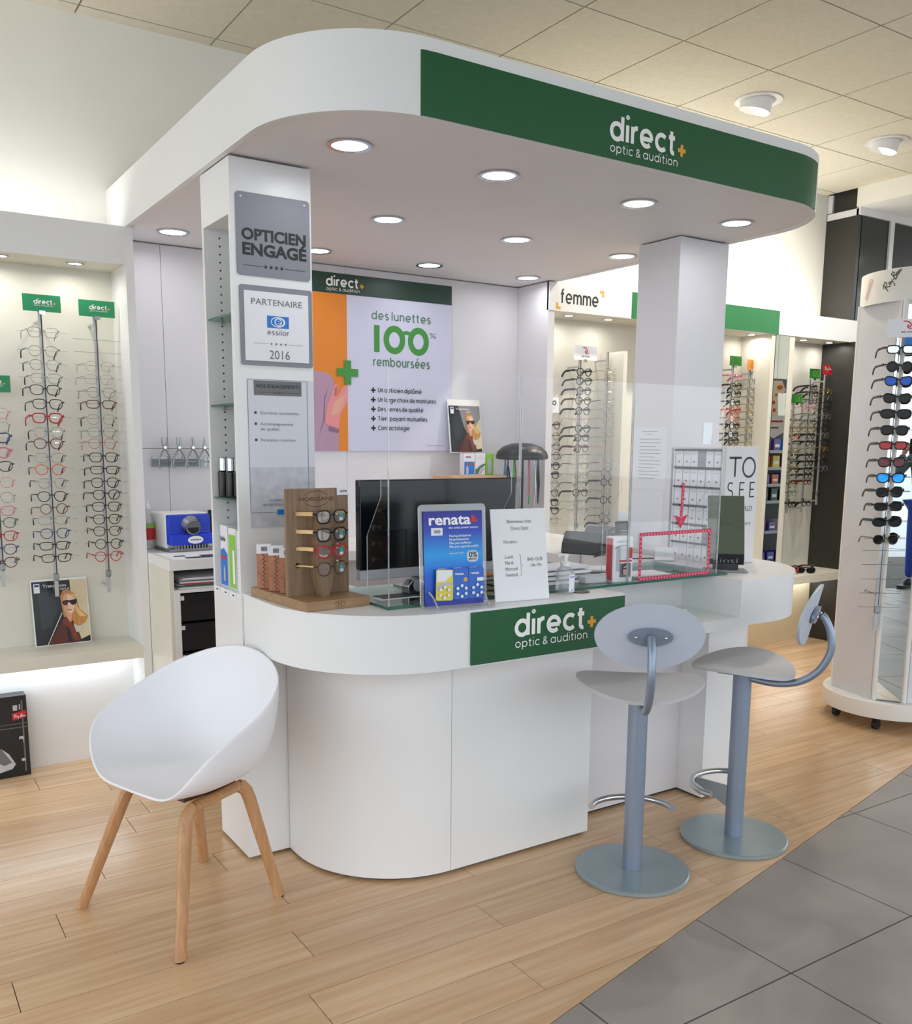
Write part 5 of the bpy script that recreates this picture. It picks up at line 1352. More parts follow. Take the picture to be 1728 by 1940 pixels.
rack(.960, 4.41, .80, 2.055, 'left bay rod nearest the shelf tower', [(692, CL, 'pantos', 0), (716, CL, 'wide', 0), (740, 'thin metal', 'pantos', 0), (762, 'dark red', 'rect', 1), (790, CL, 'pantos', 1), (814, 'grey', 'wide', 0), (835, 'red', 'pantos', 0), (861, B, 'wide', 1), (885, B, 'rect', 1), (909, B, 'pantos', 1), (932, B, 'pantos', 1), (955, B, 'wide', 1), (979, B, 'pantos', 1), (1002, K, 'pantos', 1), (1027, B, 'round', 1), (1051, 'red', 'round', 1)], z2f, group='frames on the left bay rods', rodlabel='chrome eyewear rod in the left bay nearest the shelf tower', extra=(645, 668))
rack(.520, 4.41, .86, 1.74, 'short rod at the left photo edge', [(780, 'coral', 'pantos', 0), (805, 'green', 'wide', 0), (825, 'blue', 'cat', 2), (852, 'pink', 'pantos', 2), (877, B, 'wide', 1), (907, 'coral', 'pantos', 0), (935, 'grey', 'pantos', 0), (960, 'pink', 'cat', 1), (982, 'green', 'pantos', 1), (1007, 'red', 'wide', 1), (1032, 'blue', 'pantos', 1), (1057, 'dark red', 'pantos', 1)], z1f, group='frames on the left bay rods', rodlabel='short chrome eyewear rod at the picture edge of the left bay')


def sign_card(label, x0, x1, z0, z1, y, mat, brand=None, w3=None):
    t = thing('sign_card', label, 'sign', ((x0 + x1) / 2, y, z0), 0, 'signs on the eyewear rods')
    w = (x1 - x0) / 2; h = z1 - z0
    b = MB(); b.box(-w, w, -.0015, .0015, 0, h); part('card', b, mat, t)
    b = MB(); b.box(-.012, .012, -.003, .003, -.012, .004); part('clip', b, 'chrome', t)
    pm = plane((0, -.0017, 0), (1, 0, 0), (0, 0, 1))
    if brand == 'direct': logo(t, pm, -w * .42, h * .46, h * .17)
    elif brand == 'wave': wave_mark(t, pm, 0, h * .62, h * .26)
    elif brand == 'ban': ban_mark(t, pm, -w * .8, h * .3, w * 1.6, 'print_white')
    elif brand == 'outline':
        mb = MB(); ribbon(mb, rrect(-w * .3, h * .2, w * .15, h * .85, h * .25), .004, pm, .0006, True); ribbon(mb, rrect(w * .35, h * .2, w * .8, h * .85, h * .25), .004, pm, .0006, True); part('glasses_outline', mb, w3, t)
    elif brand == 'nto': text('NTO', h * .3, 'print_black', t, pm, -w * .5, h * .5, bold=.05, width=w * 1.2); lines(t, pm, [(-w * .5, w * .6, h * .3)])
    return t


M('card_green', '#1f8a5a', .45, var=.02); M('card_lime', '#3e9a36', .45, var=.02); M('card_orange', '#ee9a35', .45, var=.02); M('card_edge_green', '#8ec04a', .4); M('card_dkgreen', '#2c7a34', .45); M('card_edge_orange', '#c9761c', .4)
sign_card('green direct+ card above the first rod of the left bay', .668, .820, 2.04, 2.11, 4.40, 'card_green', 'direct')
sign_card('green direct+ card above the left bay rod nearest the tower', .893, 1.045, 2.035, 2.105, 4.40, 'card_green', 'direct')
sign_card('green card on the short rod, cut by the left photo edge', .45, .60, 1.695, 1.765, 4.40, 'card_green', 'direct')

# femme bay
zf1 = lambda p: 2.006 + (p - 680) * (.944 - 2.006) / (1010 - 680)
zf2 = lambda p: 2.056 + (p - 668) * (.951 - 2.056) / (1005 - 668)
rack(3.774, 4.41, .90, 2.01, 'femme rod under the red wave card', [(705, B, 'pantos', 1), (722, B, 'pantos', 1), (740, B, 'pantos', 1), (758, K, 'pantos', 1), (777, B, 'pantos', 1), (794, 'pink', 'pantos', 0), (810, B, 'pantos', 1), (827, B, 'cat', 1), (847, 'dark red', 'pantos', 1), (861, CL, 'wide', 1), (879, CL, 'wide', 1), (898, 'grey', 'pantos', 0), (915, CL, 'wide', 1), (931, 'brown', 'pantos', 1), (950, 'thin metal', 'round', 0), (966, 'thin metal', 'pantos', 0)], zf1, R(3), 'frames on the femme rods', rodlabel='chrome eyewear rod under the red wave card, femme bay')
rack(3.995, 4.41, .90, 2.06, 'femme rod beside the white divider', [(705, 'gold', 'pantos', 0), (722, 'gold', 'wide', 0), (742, CL, 'pantos', 0), (760, CL, 'wide', 1), (776, 'thin metal', 'wide', 0), (793, 'gold', 'round', 0), (811, CL, 'pantos', 1), (828, 'thin metal', 'wide', 0), (846, 'coral', 'wide', 0), (861, CL, 'pantos', 0), (877, CL, 'pantos', 1), (893, B, 'pantos', 0), (911, B, 'pantos', 1), (929, 'grey', 'pantos', 0), (945, B, 'wide', 1), (962, 'grey', 'pantos', 0), (977, B, 'round', 0), (993, B, 'wide', 1)], zf2, R(3), 'frames on the femme rods', rodlabel='chrome eyewear rod beside the white divider, femme bay')
rack(3.540, 4.41, .90, 1.66, 'short femme rod behind the booth corner', [(805, K, 'pantos', 1), (825, 'tortoise', 'wide', 1), (843, 'brown', 'cat', 0), (861, B, 'pantos', 0), (880, B, 'wide', 1), (897, B, 'wide', 1), (914, 'grey', 'pantos', 0), (930, K, 'pantos', 0), (948, B, 'wide', 1), (964, B, 'cat', 1), (982, 'tortoise', 'wide', 0)], zf1, R(3), 'frames on the femme rods', rodlabel='short chrome eyewear rod tucked behind the booth corner')
sign_card('white card with a red wave emblem above a femme rod', 3.715, 3.90, 2.0, 2.085, 4.40, 'paper', 'wave')
sign_card('white card with black letters NTO behind the booth corner', 3.455, 3.60, 1.68, 1.77, 4.39, 'paper', 'nto')

# green bay and the bay past the narrow mirror
zg = lambda p: 2.02 + (p - 700) * (-1 / 287.0)
rack(5.148, 4.41, .95, 2.06, 'rod under the plain green card', [(718, 'pink', 'cat', 2), (736, B, 'wide', 1), (751, B, 'pantos', 1), (768, B, 'wide', 1), (783, 'red', 'pantos', 1), (799, 'coral', 'pantos', 0), (813, B, 'pantos', 1), (830, B, 'wide', 1), (843, B, 'wide', 1)], zg, R(6), 'frames under the green sign', rodlabel='chrome eyewear rod under the plain green card')
rack(5.335, 4.42, .95, 2.04, 'rod under the orange card', [(724, 'grey', 'pantos', 0), (742, 'thin metal', 'pantos', 0), (757, 'thin metal', 'round', 0), (772, 'gold', 'pantos', 0), (787, 'gold', 'pantos', 0), (802, 'thin metal', 'round', 0), (818, 'gold', 'wide', 0), (833, 'thin metal', 'wide', 0), (848, 'gold', 'wide', 0)], zg, R(6), 'frames under the green sign', rodlabel='chrome eyewear rod under the orange card')
sign_card('plain green card with a pale glasses outline under the green sign', 5.105, 5.225, 2.035, 2.10, 4.40, 'card_lime', 'outline', 'card_dkgreen')
sign_card('orange card with a glasses outline under the green sign', 5.295, 5.42 - .03, 2.015, 2.085, 4.405, 'card_orange', 'outline', 'card_edge_orange')
rack(5.80, 4.39, 1.0, 1.80, 'low rod beside the narrow mirror', [(800, CL, 'wide', 0), (816, 'gold', 'wide', 0), (833, 'coral', 'pantos', 0), (849, CL, 'wide', 0), (866, 'gold', 'pantos', 0), (882, 'thin metal', 'wide', 0), (899, 'gold', 'wide', 0), (915, CL, 'pantos', 0), (932, 'gold', 'wide', 0), (950, 'green', 'wide', 0), (974, B, 'pantos', 1)], zg, R(10), 'frames past the narrow mirror', rodlabel='low chrome eyewear rod beside the narrow mirror')
rack(5.985, 4.40, 1.0, 1.98, 'middle rod of the cream panel', [(729, B, 'rect', 1), (742, B, 'rect', 1), (757, B, 'pantos', 0), (771, 'pink', 'pantos', 0), (786, CL, 'pantos', 0), (800, B, 'wide', 0), (815, 'gold', 'pantos', 0), (830, B, 'pantos', 1), (845, B, 'pantos', 1), (859, CL, 'wide', 1), (873, B, 'pantos', 1), (887, B, 'wide', 1), (902, B, 'pantos', 1), (915, B, 'wide', 1), (928, 'dark red', 'rect', 1), (974, B, 'rect', 1)], zg, R(10), 'frames past the narrow mirror', rodlabel='chrome eyewear rod in the middle of the cream panel')
rack(6.16, 4.40, 1.05, 2.02, 'rod under the red card', [(735, 'gold', 'wide', 0), (749, 'thin metal', 'wide', 0), (762, B, 'pantos', 0), (775, B, 'pantos', 0), (788, 'grey', 'wide', 0), (801, B, 'wide', 0), (815, B, 'pantos', 0), (829, 'grey', 'pantos', 0), (843, B, 'wide', 0), (857, 'gold', 'pantos', 0), (871, K, 'wide', 0), (885, B, 'pantos', 0), (899, 'grey', 'wide', 0)], zg, R(10), 'frames past the narrow mirror', rodlabel='chrome eyewear rod under the red card')
sign_card('green card with lime glasses outline, lower of two by the narrow mirror', 5.765, 5.885, 1.80, 1.865, 4.38, 'card_dkgreen', 'outline', 'card_edge_green')
sign_card('green card with lime glasses outline, higher of two by the dark panel', 5.965, 6.085, 1.985, 2.055, 4.39, 'card_dkgreen', 'outline', 'card_edge_green')
sign_card('red Ray-Ban card above the rod by the dark side panel', 6.12, 6.225, 2.02, 2.09, 4.39, 'print_red', 'ban')

# frames on the wooden display
for k, (col, zz, shp, th) in enumerate((('black', .292, 'wide', 2), ('black', .236, 'wide', 2), ('red', .182, 'cat', 2), ('brown', .128, 'pantos', 1))):
    lx, ly = .122, .050
    wx = D0[0] + lx * math.cos(R(4.5)) - ly * math.sin(R(4.5)); wy = D0[1] + ly * math.cos(R(4.5)) + lx * math.sin(R(4.5))
    t = spectacles(['black frame with pale wooden temples, topmost on the wooden display', 'black frame with pale wooden temples, second down on the wooden display', 'red frame with pale wooden temples on the wooden display', 'thin brown frame with pale wooden temples, lowest on the wooden display'][k], (wx, wy, dz + zz - .006), shp, col, th, 'demo_lens', R(14), 'frames on the wooden display', wood='bamboo', sc=.98)
    b = MB(); b.add([(x, -.0012 + .45 * .04 * .04, z) for x, z in ell(.037, .004, .0075, .0085, 14)], [list(range(14))]); part('lens_tag', b, 'teal_tag', t)
    b = MB(); b.add([(x, -.0006 + .45 * .04 * .04, z) for x, z in rect(.031, -.013, .045, -.003)], [[0, 1, 2, 3]]); part('lens_tag', b, 'sheet_blue', t)

# dark side panel: sunglasses on little clear shelves
for i, p in enumerate((672, 701, 727, 753, 782, 808, 833, 862, 888, 915, 940, 966, 995, 1012, 1035)):
    z = 2.10 - i * .092
    t = thing('mini_shelf', f'small pale shelf on the dark side panel, {ORD[i]} from the top', 'shelf', (6.244, 4.02, z), 0, 'mini shelves on the dark panel')
    b = MB(); b.box(-.10, 0, -.08, .05, 0, .006); part('ledge', b, 'acrylic', t); b = MB(); b.box(-.102, -.1, -.08, .05, -.012, .008); part('lip', b, 'panel_white', t)
    cl_ = ('black', 'brown', 'black', 'grey', 'black', 'tortoise', 'black', 'green', 'brown', 'black', 'red', 'black', 'grey', 'black', 'black')[i]
    spectacles(f'{cl_} framed sunglasses on the dark side panel, {ORD[i]} shelf from the top', (6.15, 4.0, z + .030), ('wide', 'round', 'rect', 'cat')[i % 4], cl_, 2, 'sun_lens' if 'sun_lens' in MATS else M('sun_lens', '#0c0d0f', .05, var=.02, spec=.22), R(-80), 'sunglasses on the dark panel', 'sunglasses', 'sunglasses', sc=.96)
# ------------------------------------------------------------------ white shell chair on wooden legs
wood_mat('oak_leg', '#a97c50', '#b98a5e', '#c59a70', 'Z', r=.4, per_obj=.05, scale=1.6)
M('shell_white', '#e9e9ee', .45, var=.01)
CH = thing('tub_chair', 'white shell armchair on bent oak legs in front of the counter', 'chair', (.815, 2.83, 0), R(200.6))
# local axes: +x is the front of the seat
def rim(th):
    c, s_ = math.cos(th), math.sin(th); n = 4.2 if c > 0 else 2.5
    fx = CHF if c > 0 else CHB
    r = 1 / ((abs(c) / fx) ** n + (abs(s_) / CHW) ** n) ** (1 / n)
    d = abs(math.degrees(math.atan2(s_, c)))
    P = ((0, .447), (38, .449), (48, .475), (56, .54), (64, .60), (74, .64), (88, .672), (104, .71), (122, .765), (145, .815), (165, .842), (180, .848))
    for (a0, z0), (a1, z1) in zip(P[:-1], P[1:]):
        if a0 <= d <= a1:
            u = (d - a0) / (a1 - a0); return r * c, r * s_, z0 + (z1 - z0) * u
CHF, CHB, CHW = .195, .266, .308
NT, NR = 72, 14; vs = [(-.01, 0, .448)]; fs = []
for i in range(1, NR + 1):
    a = i / NR * PI / 2; h = math.sin(a) ** .7; zz = (1 - math.cos(a)) ** 1.45
    for j in range(NT):
        x, y, z = rim(2 * PI * j / NT); k = .42 + .58 * 1
        vs.append((-.01 + (x + .01) * h, y * h, .448 + (z - .448) * zz - .008 * math.sin(PI * h) + (.012 * (h ** 4) if x > 0 else 0) * 0))
for j in range(NT): fs.append((0, 1 + j, 1 + (j + 1) % NT))
for i in range(NR - 1):
    for j in range(NT):
        a = 1 + i * NT + j; b_ = 1 + i * NT + (j + 1) % NT; fs.append((a, a + NT, b_ + NT, b_))
sh = MB(); sh.add(vs, fs); o = part('seat_shell', sh, 'shell_white', CH, smooth=True)
md = o.modifiers.new('smooth', 'SMOOTH'); md.factor = .5; md.iterations = 6
sd = o.modifiers.new('thick', 'SOLIDIFY'); sd.thickness = .008; sd.offset = 0
ss = o.modifiers.new('sub', 'SUBSURF'); ss.levels = 1; ss.render_levels = 1
o.data.polygons.foreach_set('use_smooth', [True] * len(o.data.polygons))


def local(px, py):
    d = Vector((px - .815, py - 2.83)); a = -R(200.6); return (d.x * math.cos(a) - d.y * math.sin(a), d.x * math.sin(a) + d.y * math.cos(a))


def leg_frame(fa, fb, za, zb):
    """bent-ply hoop: foot a - rail under the seat - foot b; returns the three pieces"""
    A, B = Vector((*local(*fa), 0)), Vector((*local(*fb), 0)); A2 = Vector((*local(*za), .41)); B2 = Vector((*local(*zb), .41))
    def bend(P, Q, T):
        return [P.lerp(Q, u) for u in (0, .3, .6, .86)] + [P.lerp(Q, .93).lerp(Q, .02) + (T - Q) * .012, Q.lerp(P, .03).lerp(T, .05), Q.lerp(T, .12)]
    return bend(A, A2, B2), bend(B, B2, A2), [A2.lerp(B2, u) for u in (.115, .5, .885)]


for fa, fb, za, zb in (((.689, 2.505), (1.086, 2.722), (.755, 2.615), (.985, 2.745)), ((.5135, 2.988), (.955, 3.11), (.665, 2.92), (.90, 3.01))):
    la, lb_, rail = leg_frame(fa, fb, za, zb)
    for P in (la, lb_): b = MB(); b.tube(P, [.019, .020, .022, .023, .023, .022, .021], 10, flat=(1.0, .72)); part('leg', b, 'oak_leg', CH, smooth=True)
    b = MB(); b.tube(rail, .0215, 10, flat=(.72, 1)); part('seat_rail', b, 'oak_leg', CH, smooth=True)
b = MB(); b.box(-.10, .10, -.13, .13, .412, .432); part('seat_bracket', b, M('bracket_brown', '#4a3626', .5), CH)
for fx, fy in ((.689, 2.505), (1.086, 2.722), (.5135, 2.988), (.955, 3.11)):
    x, y = local(fx, fy); b = MB(); b.cyl((x, y), .014, 0, .004, 10); part('glide', b, 'black_plastic', CH)

# ------------------------------------------------------------------ two counter stools
M('stool_seat', '#bdbdc0', .42, var=.02, sc=10); M('stool_back', '#b9bfcc', .42, var=.02, sc=10)


def curved_disc(rx, ry, th, f, n=36, m=8):
    """elliptical shell whose height follows f(x, y)"""
    mb = MB(); vs = []; fs = []
    for s in (0, 1):
        vs.append((0, 0, f(0, 0) - s * th))
        for i in range(1, m + 1):
            for j in range(n):
                a = 2 * PI * j / n; x, y = rx * i / m * math.cos(a), ry * i / m * math.sin(a); vs.append((x, y, f(x, y) - s * th))
    N = 1 + m * n
    for j in range(n):
        fs.append((0, 1 + j, 1 + (j + 1) % n)); fs.append((N, N + 1 + (j + 1) % n, N + 1 + j))
        for i in range(m - 1):
            a = 1 + i * n + j; c = 1 + i * n + (j + 1) % n; fs.append((a, a + n, c + n, c)); fs.append((N + a, N + c, N + c + n, N + a + n))
        a = 1 + (m - 1) * n + j; c = 1 + (m - 1) * n + (j + 1) % n; fs.append((a, N + a, N + c, c))
    return mb.add(vs, fs)


def stool(label, x, y, face):
    t = thing('counter_stool', label, 'stool', (x, y, 0), face - PI / 2, 'grey counter stools')   # local +y is where the sitter looks
    b = MB(); b.lathe([(.197, 0), (.2, .003), (.2, .013), (.196, .016), (.001, .017)], n=48); part('base_disc', b, 'disc_paint', t, smooth=True)
    b = MB(); b.lathe([(.196, -.0), (.19, .0008), (.001, .0008)], n=32); part('floor_ring', b, 'black_plastic', t)
    b = MB(); b.cyl((0, 0), .034, .0165, .665, 28); part('post', b, 'silver_paint', t, smooth=True)
    f = lambda u, v: .684 + .55 * u * u - .25 * v * v + .02 * v
    part('seat', curved_disc(.218, .185, .012, f), 'stool_seat', t, smooth=True)
    b = MB(); b.box(-.07, .07, -.06, .08, .658, .677); part('seat_plate', b, 'silver_paint', t, bev=.003)
    P = [(0, -.03, .637), (0, -.12, .630), (0, -.20, .647), (0, -.265, .697), (0, -.30, .772), (0, -.295, .842), (0, -.275, .887), (0, -.262, .90)]
    pts = []
    for i in range(len(P) - 1):
        p0, p1, p2, p3 = (Vector(P[max(0, min(len(P) - 1, i + k))]) for k in (-1, 0, 1, 2))
        for s in range(5):
            u = s / 5; pts.append(.5 * ((2 * p1) + (p2 - p0) * u + (2 * p0 - 5 * p1 + 4 * p2 - p3) * u * u + (3 * p1 - p0 - 3 * p2 + p3) * u ** 3))
    pts.append(Vector(P[-1])); b = MB(); b.tube(pts, .0135, 14); part('back_bar', b, 'silver_paint', t, smooth=True)
    # backrest: ellipse bent round the sitter, leaning back a little
    fb = lambda u, v: -.5 * u * u
    mb = curved_disc(.174, .112, .010, fb); tl = R(12)
    def place(p, off=0): 
        d = p[2] + off; return (p[0], -.235 - d - p[1] * math.sin(tl) - .0, .90 + p[1] * math.cos(tl))
    mb.v = [place(p, -.0) for p in mb.v]; part('backrest', mb, 'stool_back', t, smooth=True)
    mb = curved_disc(.070, .031, .012, lambda u, v: .014 - .3 * u * u); mb.v = [place(p) for p in mb.v]; bp = part('back_plate', mb, 'silver_paint', t, smooth=True)
    for sx in (-.046, .046): b = MB(); b.ball((sx, -.252, .90), .006, 10, 6); part('screw', b, 'chrome', bp, smooth=True)
    # foot rest: chrome arc on a steel arm
    b = MB(); b.tube([(.15 * math.sin(a), .03 + .135 * math.cos(a), .212) for a in [R(-77 + 11 * k) for k in range(15)]], .0115, 12); part('foot_rest', b, 'chrome', t, smooth=True)
    b = MB(); b.prism([(.03, .12), (.03, .205), (.16, .218), (.16, .20)], -.004, .004, lambda yy, z, xx: (xx, yy, z)); part('foot_arm', b, 'steel', t)
    return t


stool('grey stool in front of the green sign, its oval back towards us', 2.212, 2.226, R(52))
stool('grey stool at the desk end of the counter, turned sideways', 2.742, 2.222, R(118))
# ------------------------------------------------------------------ round revolving sunglasses stand
SC = (4.749, 2.841)
M('stand_grey', '#d2d2d6', .5, var=.04, sc=4); M('stand_white', '#e4e2dd', .4, var=.012)
st = thing('sunglasses_stand', 'round white sunglasses tower on castors with grey and mirrored sides', 'display stand', (SC[0], SC[1], 0), world=True)
b = MB(); b.lathe([(.30, .075), (.343, .075), (.345, .08), (.345, .16), (.34, .165), (.001, .166)], SC, 64); part('base_ring', b, 'stand_white', st, smooth=True)
b = MB(); b.lathe([(.293, 2.215), (.30, 2.215), (.30, 2.375), (.293, 2.375)], SC, 64, cap=False); b.lathe([(.293, 2.372), (.001, 2.374)], SC, 48, cap=False); b.lathe([(.294, 2.222), (.001, 2.224)], SC, 48, cap=False); part('header_ring', b, 'stand_white', st, smooth=True)
for k in range(6):
    a = 2 * PI * k / 6 + .35; x, y = SC[0] + .275 * math.cos(a), SC[1] + .275 * math.sin(a)
    b = MB(); b.tube([(x, y - .012, .026), (x, y + .012, .026)], .026, 16); b.box(x - .012, x + .012, y - .016, y + .016, .045, .076); part('castor', b, 'black_plastic', st, smooth=True)
# octagonal core: wide grey panels alternate with narrow mirrors
ang = R(165.8)          # outward direction of the grey side that faces the counter
cor = []
for k in range(4):
    a = ang + k * PI / 2; n = Vector((math.cos(a), math.sin(a))); tv = Vector((-n.y, n.x)); c = Vector(SC) + n * .268
    cor.append((c - tv * .155, c + tv * .155))
for k in range(4):
    A, B_ = cor[k]; n = (A + B_) / 2 - Vector(SC); n.normalize(); tv = (B_ - A).normalized()
    b = MB(); pts = [A + tv * .012, B_ - tv * .012]; q4 = [pts[0], pts[1], pts[1] - n * .02, pts[0] - n * .02]
    b.prism([(p.x, p.y) for p in q4], .166, 2.222); part('grey_panel', b, 'stand_grey', st)
    for p in (A, B_):
        b = MB(); c2 = p - n * .012; b.cyl((c2.x, c2.y), .013, .166, 2.222, 12); part('corner_post', b, 'stand_white', st, smooth=True)
    C2 = cor[(k + 1) % 4][0]
    e = (C2 - B_).normalized(); n2 = Vector((e.y, -e.x))
    if n2.dot(B_ - Vector(SC)) < 0: n2 = -n2
    q4 = [B_ + e * .01 - n2 * .006, C2 - e * .01 - n2 * .006, C2 - e * .01 - n2 * .012, B_ + e * .01 - n2 * .012]
    b = MB(); b.prism([(p.x, p.y) for p in q4], .17, 2.218); part('mirror', b, 'mirror', st)
# writing on the header
def ring_map(a0, z0):
    return lambda x, y, h=0: (SC[0] + (.3006 + h) * math.cos(a0 + x / .3), SC[1] + (.3006 + h) * math.sin(a0 + x / .3), z0 + y)
def rot2(pm, a): return lambda x, y, h=0: pm(x * math.cos(a) - y * math.sin(a), x * math.sin(a) + y * math.cos(a), h)
acam = math.atan2(-SC[1], -SC[0])
ban_mark(st, rot2(ring_map(acam - .56, 2.255), R(50)), 0, 0, .125, 'print_black')
mb = MB(); pm = rot2(ring_map(acam - 1.02, 2.285), R(68)); ribbon(mb, rrect(-.04, -.012, .06, .012, .01), .004, pm, .001, True); ribbon(mb, [(-.03, 0), (.05, 0)], .004, pm, .001); part('emblem', mb, M('faded_red', '#d79a92', .5), st)
# rod with sunglasses in front of the corner between grey panel and mirror
fn = Vector((-.60, -.80))
RP = Vector((4.413, 2.748))
rz_s = math.atan2(fn.y, fn.x) + PI / 2
zs_ = lambda p: 2.0064 + (p - 650) * (.5536 - 2.0064) / (1190 - 650)
t = thing('eyewear_rod', 'chrome rod with clear pegs on the round sunglasses tower', 'rod', (RP.x, RP.y, .545), rz_s, 'eyewear rods')
b = MB(); b.box(-.011, .011, -.006, .006, 0, 1.53); part('pole', b, 'chrome', t); b = MB(); b.box(.003, .006, -.0068, -.0061, .09, 1.53); part('slot', b, 'print_black', t)
b = MB(); b.box(-.016, .016, -.018, .0, .095, .135); part('lock', b, 'steel', t, bev=.004)
b = MB()
SUN = [(664, 'black', 'rect', 'sun_silver', 'black sunglasses with silver mirrored lenses'), (695, 'black', 'round', 'sun_lens', 'black rounded sunglasses with long temples'), (721, 'black', 'cat', 'sun_blue', 'black sunglasses with blue mirrored lenses'), (752, 'black', 'cat', 'sun_lens', 'black angular sunglasses with a clear temple view'), (780, 'black', 'wrap', 'sun_lens', 'black wraparound sunglasses with a bright glint'), (810, 'black', 'wide', 'sun_lens', 'black square sunglasses over the red pairs'), (838, 'black', 'rect', 'sun_red', 'black sunglasses with bright red lenses'), (869, 'black', 'wide', 'sun_dkred', 'black sunglasses with dark red lenses'), (898, 'black', 'wide', 'sun_sky', 'sunglasses with vivid sky blue mirrored lenses'), (925, 'black', 'wide', 'sun_lens', 'black square sunglasses just below the sky blue pair'), (952, 'black', 'rect', 'sun_lens', 'narrow black sunglasses, third from the lowest pair'), (981, 'black', 'wrap', 'sun_lens', 'black wraparound sunglasses, second from the lowest pair'), (1014, 'thin metal', 'pantos', 'sun_lens', 'thin metal sunglasses with round dark lenses, lowest pair')]
for p in [s[0] for s in SUN] + [1037, 1064, 1092, 1119, 1146]:
    z = zs_(p) - .545
    for s in (-1, 1): b.tube([(0, -.008, z + .004), (s * .02, -.03, z + .004), (s * .105, -.03, z + .004)], .0013, 4)
part('pegs', b, 'steel', t, kind='stuff')
b = MB(); b.tube([(0, -.006, .20), (-.02, -.03, .20), (-.07, -.03, .215)], .003, 8); b.tube([(-.07, -.04, .215), (-.07, -.02, .215)], .008, 10); part('key_lock', b, 'steel', t)
b = MB(); b.tube([(0, .006, .05), (0, .05, .05)], .008, 8); b.tube([(0, .006, 1.45), (0, .05, 1.45)], .008, 8); part('wall_bracket', b, 'chrome', t)
M('sun_silver', '#b9bcc0', .08, .9, var=.05); M('sun_blue', '#1f3f86', .08, .7, var=.05); M('sun_red', '#8c1f24', .1, .4, var=.05); M('sun_dkred', '#571a20', .1, .3, var=.05); M('sun_sky', '#1f8fe0', .08, .6, var=.12, sc=30)
for p, c, sh_, ln, lab in SUN:
    spectacles(lab + ' on the round tower', (RP.x + fn.x * .042, RP.y + fn.y * .042, zs_(p)), sh_, c, 2 if c == 'black' else 1, ln, rz_s + R(rnd.uniform(-5, 5)), 'sunglasses on the round tower', 'sunglasses', 'sunglasses', sc=1.1)
# header cards over that rod
ct_ = thing('sign_card', 'white card with a red wave emblem over the sunglasses rod', 'sign', (RP.x + fn.x * .012, RP.y + fn.y * .012, 2.03), rz_s + R(-14), 'signs on the eyewear rods')
b = MB(); b.box(-.06, .12, -.0015, .0015, 0, .087); part('card', b, 'paper', ct_); wave_mark(ct_, plane((0, -.0017, 0), (1, 0, 0), (0, 0, 1)), .035, .055, .022)
t2 = thing('sign_card', 'blue card hanging under the white wave card of the round tower', 'sign', (RP.x + fn.x * .010, RP.y + fn.y * .010, 1.985), rz_s + R(-14), 'signs on the eyewear rods')
b = MB(); b.box(.025, .12, -.0012, .0012, 0, .044); part('card', b, 'print_blue', t2)

# sunglasses lying on the low shelf past the narrow mirror, and a leaflet
for k, (x, y, c, ln, rz, lab) in enumerate(((5.62, 4.32, 'black', 'sun_lens', 10, 'black sunglasses lying on the low shelf nearest the narrow mirror'), (5.79, 4.25, 'red', 'sun_dkred', 40, 'red sunglasses lying with a pile on the low shelf'), (5.86, 4.33, 'dark red', 'sun_dkred', -15, 'dark red sunglasses lying behind the pile on the low shelf'), (5.84, 4.22, 'black', 'sun_lens', -40, 'black sunglasses lying at the front of the low shelf pile'), (6.0, 4.28, 'brown', 'sun_lens', 25, 'brown sunglasses lying apart on the low shelf by the dark panel'))):
    spectacles(lab, (x, y, .587), ('wide', 'pantos', 'cat', 'wrap', 'wide')[k], c, 2, ln, R(rz), 'sunglasses on the low shelf', 'sunglasses', 'sunglasses')
t = tilt_thing('leaflet', 'green and white leaflet with an orange figure at the end of the low shelf', 'leaflet', (5.63, 4.40, .566), R(-20), R(-10))
b = MB(); b.box(0, .11, 0, .003, 0, .16); part('sheet', b, 'paper', t); art([('card_lime', rect(.005, .005, .02, .155)), ('haze_grey', rect(.03, .03, .10, .09)), ('print_grey', rect(.03, .115, .09, .122))], plane((0, -.0002, 0), (1, 0, 0), (0, 0, 1)), t)
t = thing('hanging_tag', 'orange tag with a dark figure hanging above the leaflet by the narrow mirror', 'tag', (5.69, 4.485, .76), 0); b = MB(); b.prism([(0, 0), (.05, 0), (.06, .09), (.05, .13), (.03, .15), (.005, .12), (-.005, .06)], -.002, .002, lambda x, z, y: (x, y, z)); part('card', b, 'card_orange', t); art([('pad_dark', [(.02, .01), (.035, .01), (.04, .06), (.032, .10), (.02, .06)])], plane((0, -.0022, 0), (1, 0, 0), (0, 0, 1)), t)

# ------------------------------------------------------------------ the shop seen in the narrow mirror
M('back_wall', '#cfc6b0', .7, var=.04); M('shelf_black', '#1b1a1c', .6)
b = MB(); b.box(6.4, 9.4, 1.22, 1.32, 0, 3.2); struct('wall_rear', b, 'back_wall')
b = MB(); b.box(6.6, 9.4, 2.22, 2.32, 2.03, 2.16); struct('beam', b, 'shelf_black')
su = thing('store_shelving', 'black store shelving full of coloured goods seen in the narrow mirror', 'shelving', (7.75, 2.17, 0), world=True)
b = MB(); b.box(6.9, 9.0, 1.99, 2.02, 0, 1.72); part('back_panel', b, 'shelf_black', su)
LV = (.30, .62, .93, 1.10, 1.27, 1.44)
for z in LV: b = MB(); b.box(6.9, 9.0, 2.02, 2.37, z - .02, z); part('shelf', b, 'shelf_black', su); b = MB(); b.box(6.9, 9.0, 2.3701, 2.38, z - .024, z + .006); part('shelf_rail', b, 'grey_plastic' if z > .5 else 'shelf_black', su)
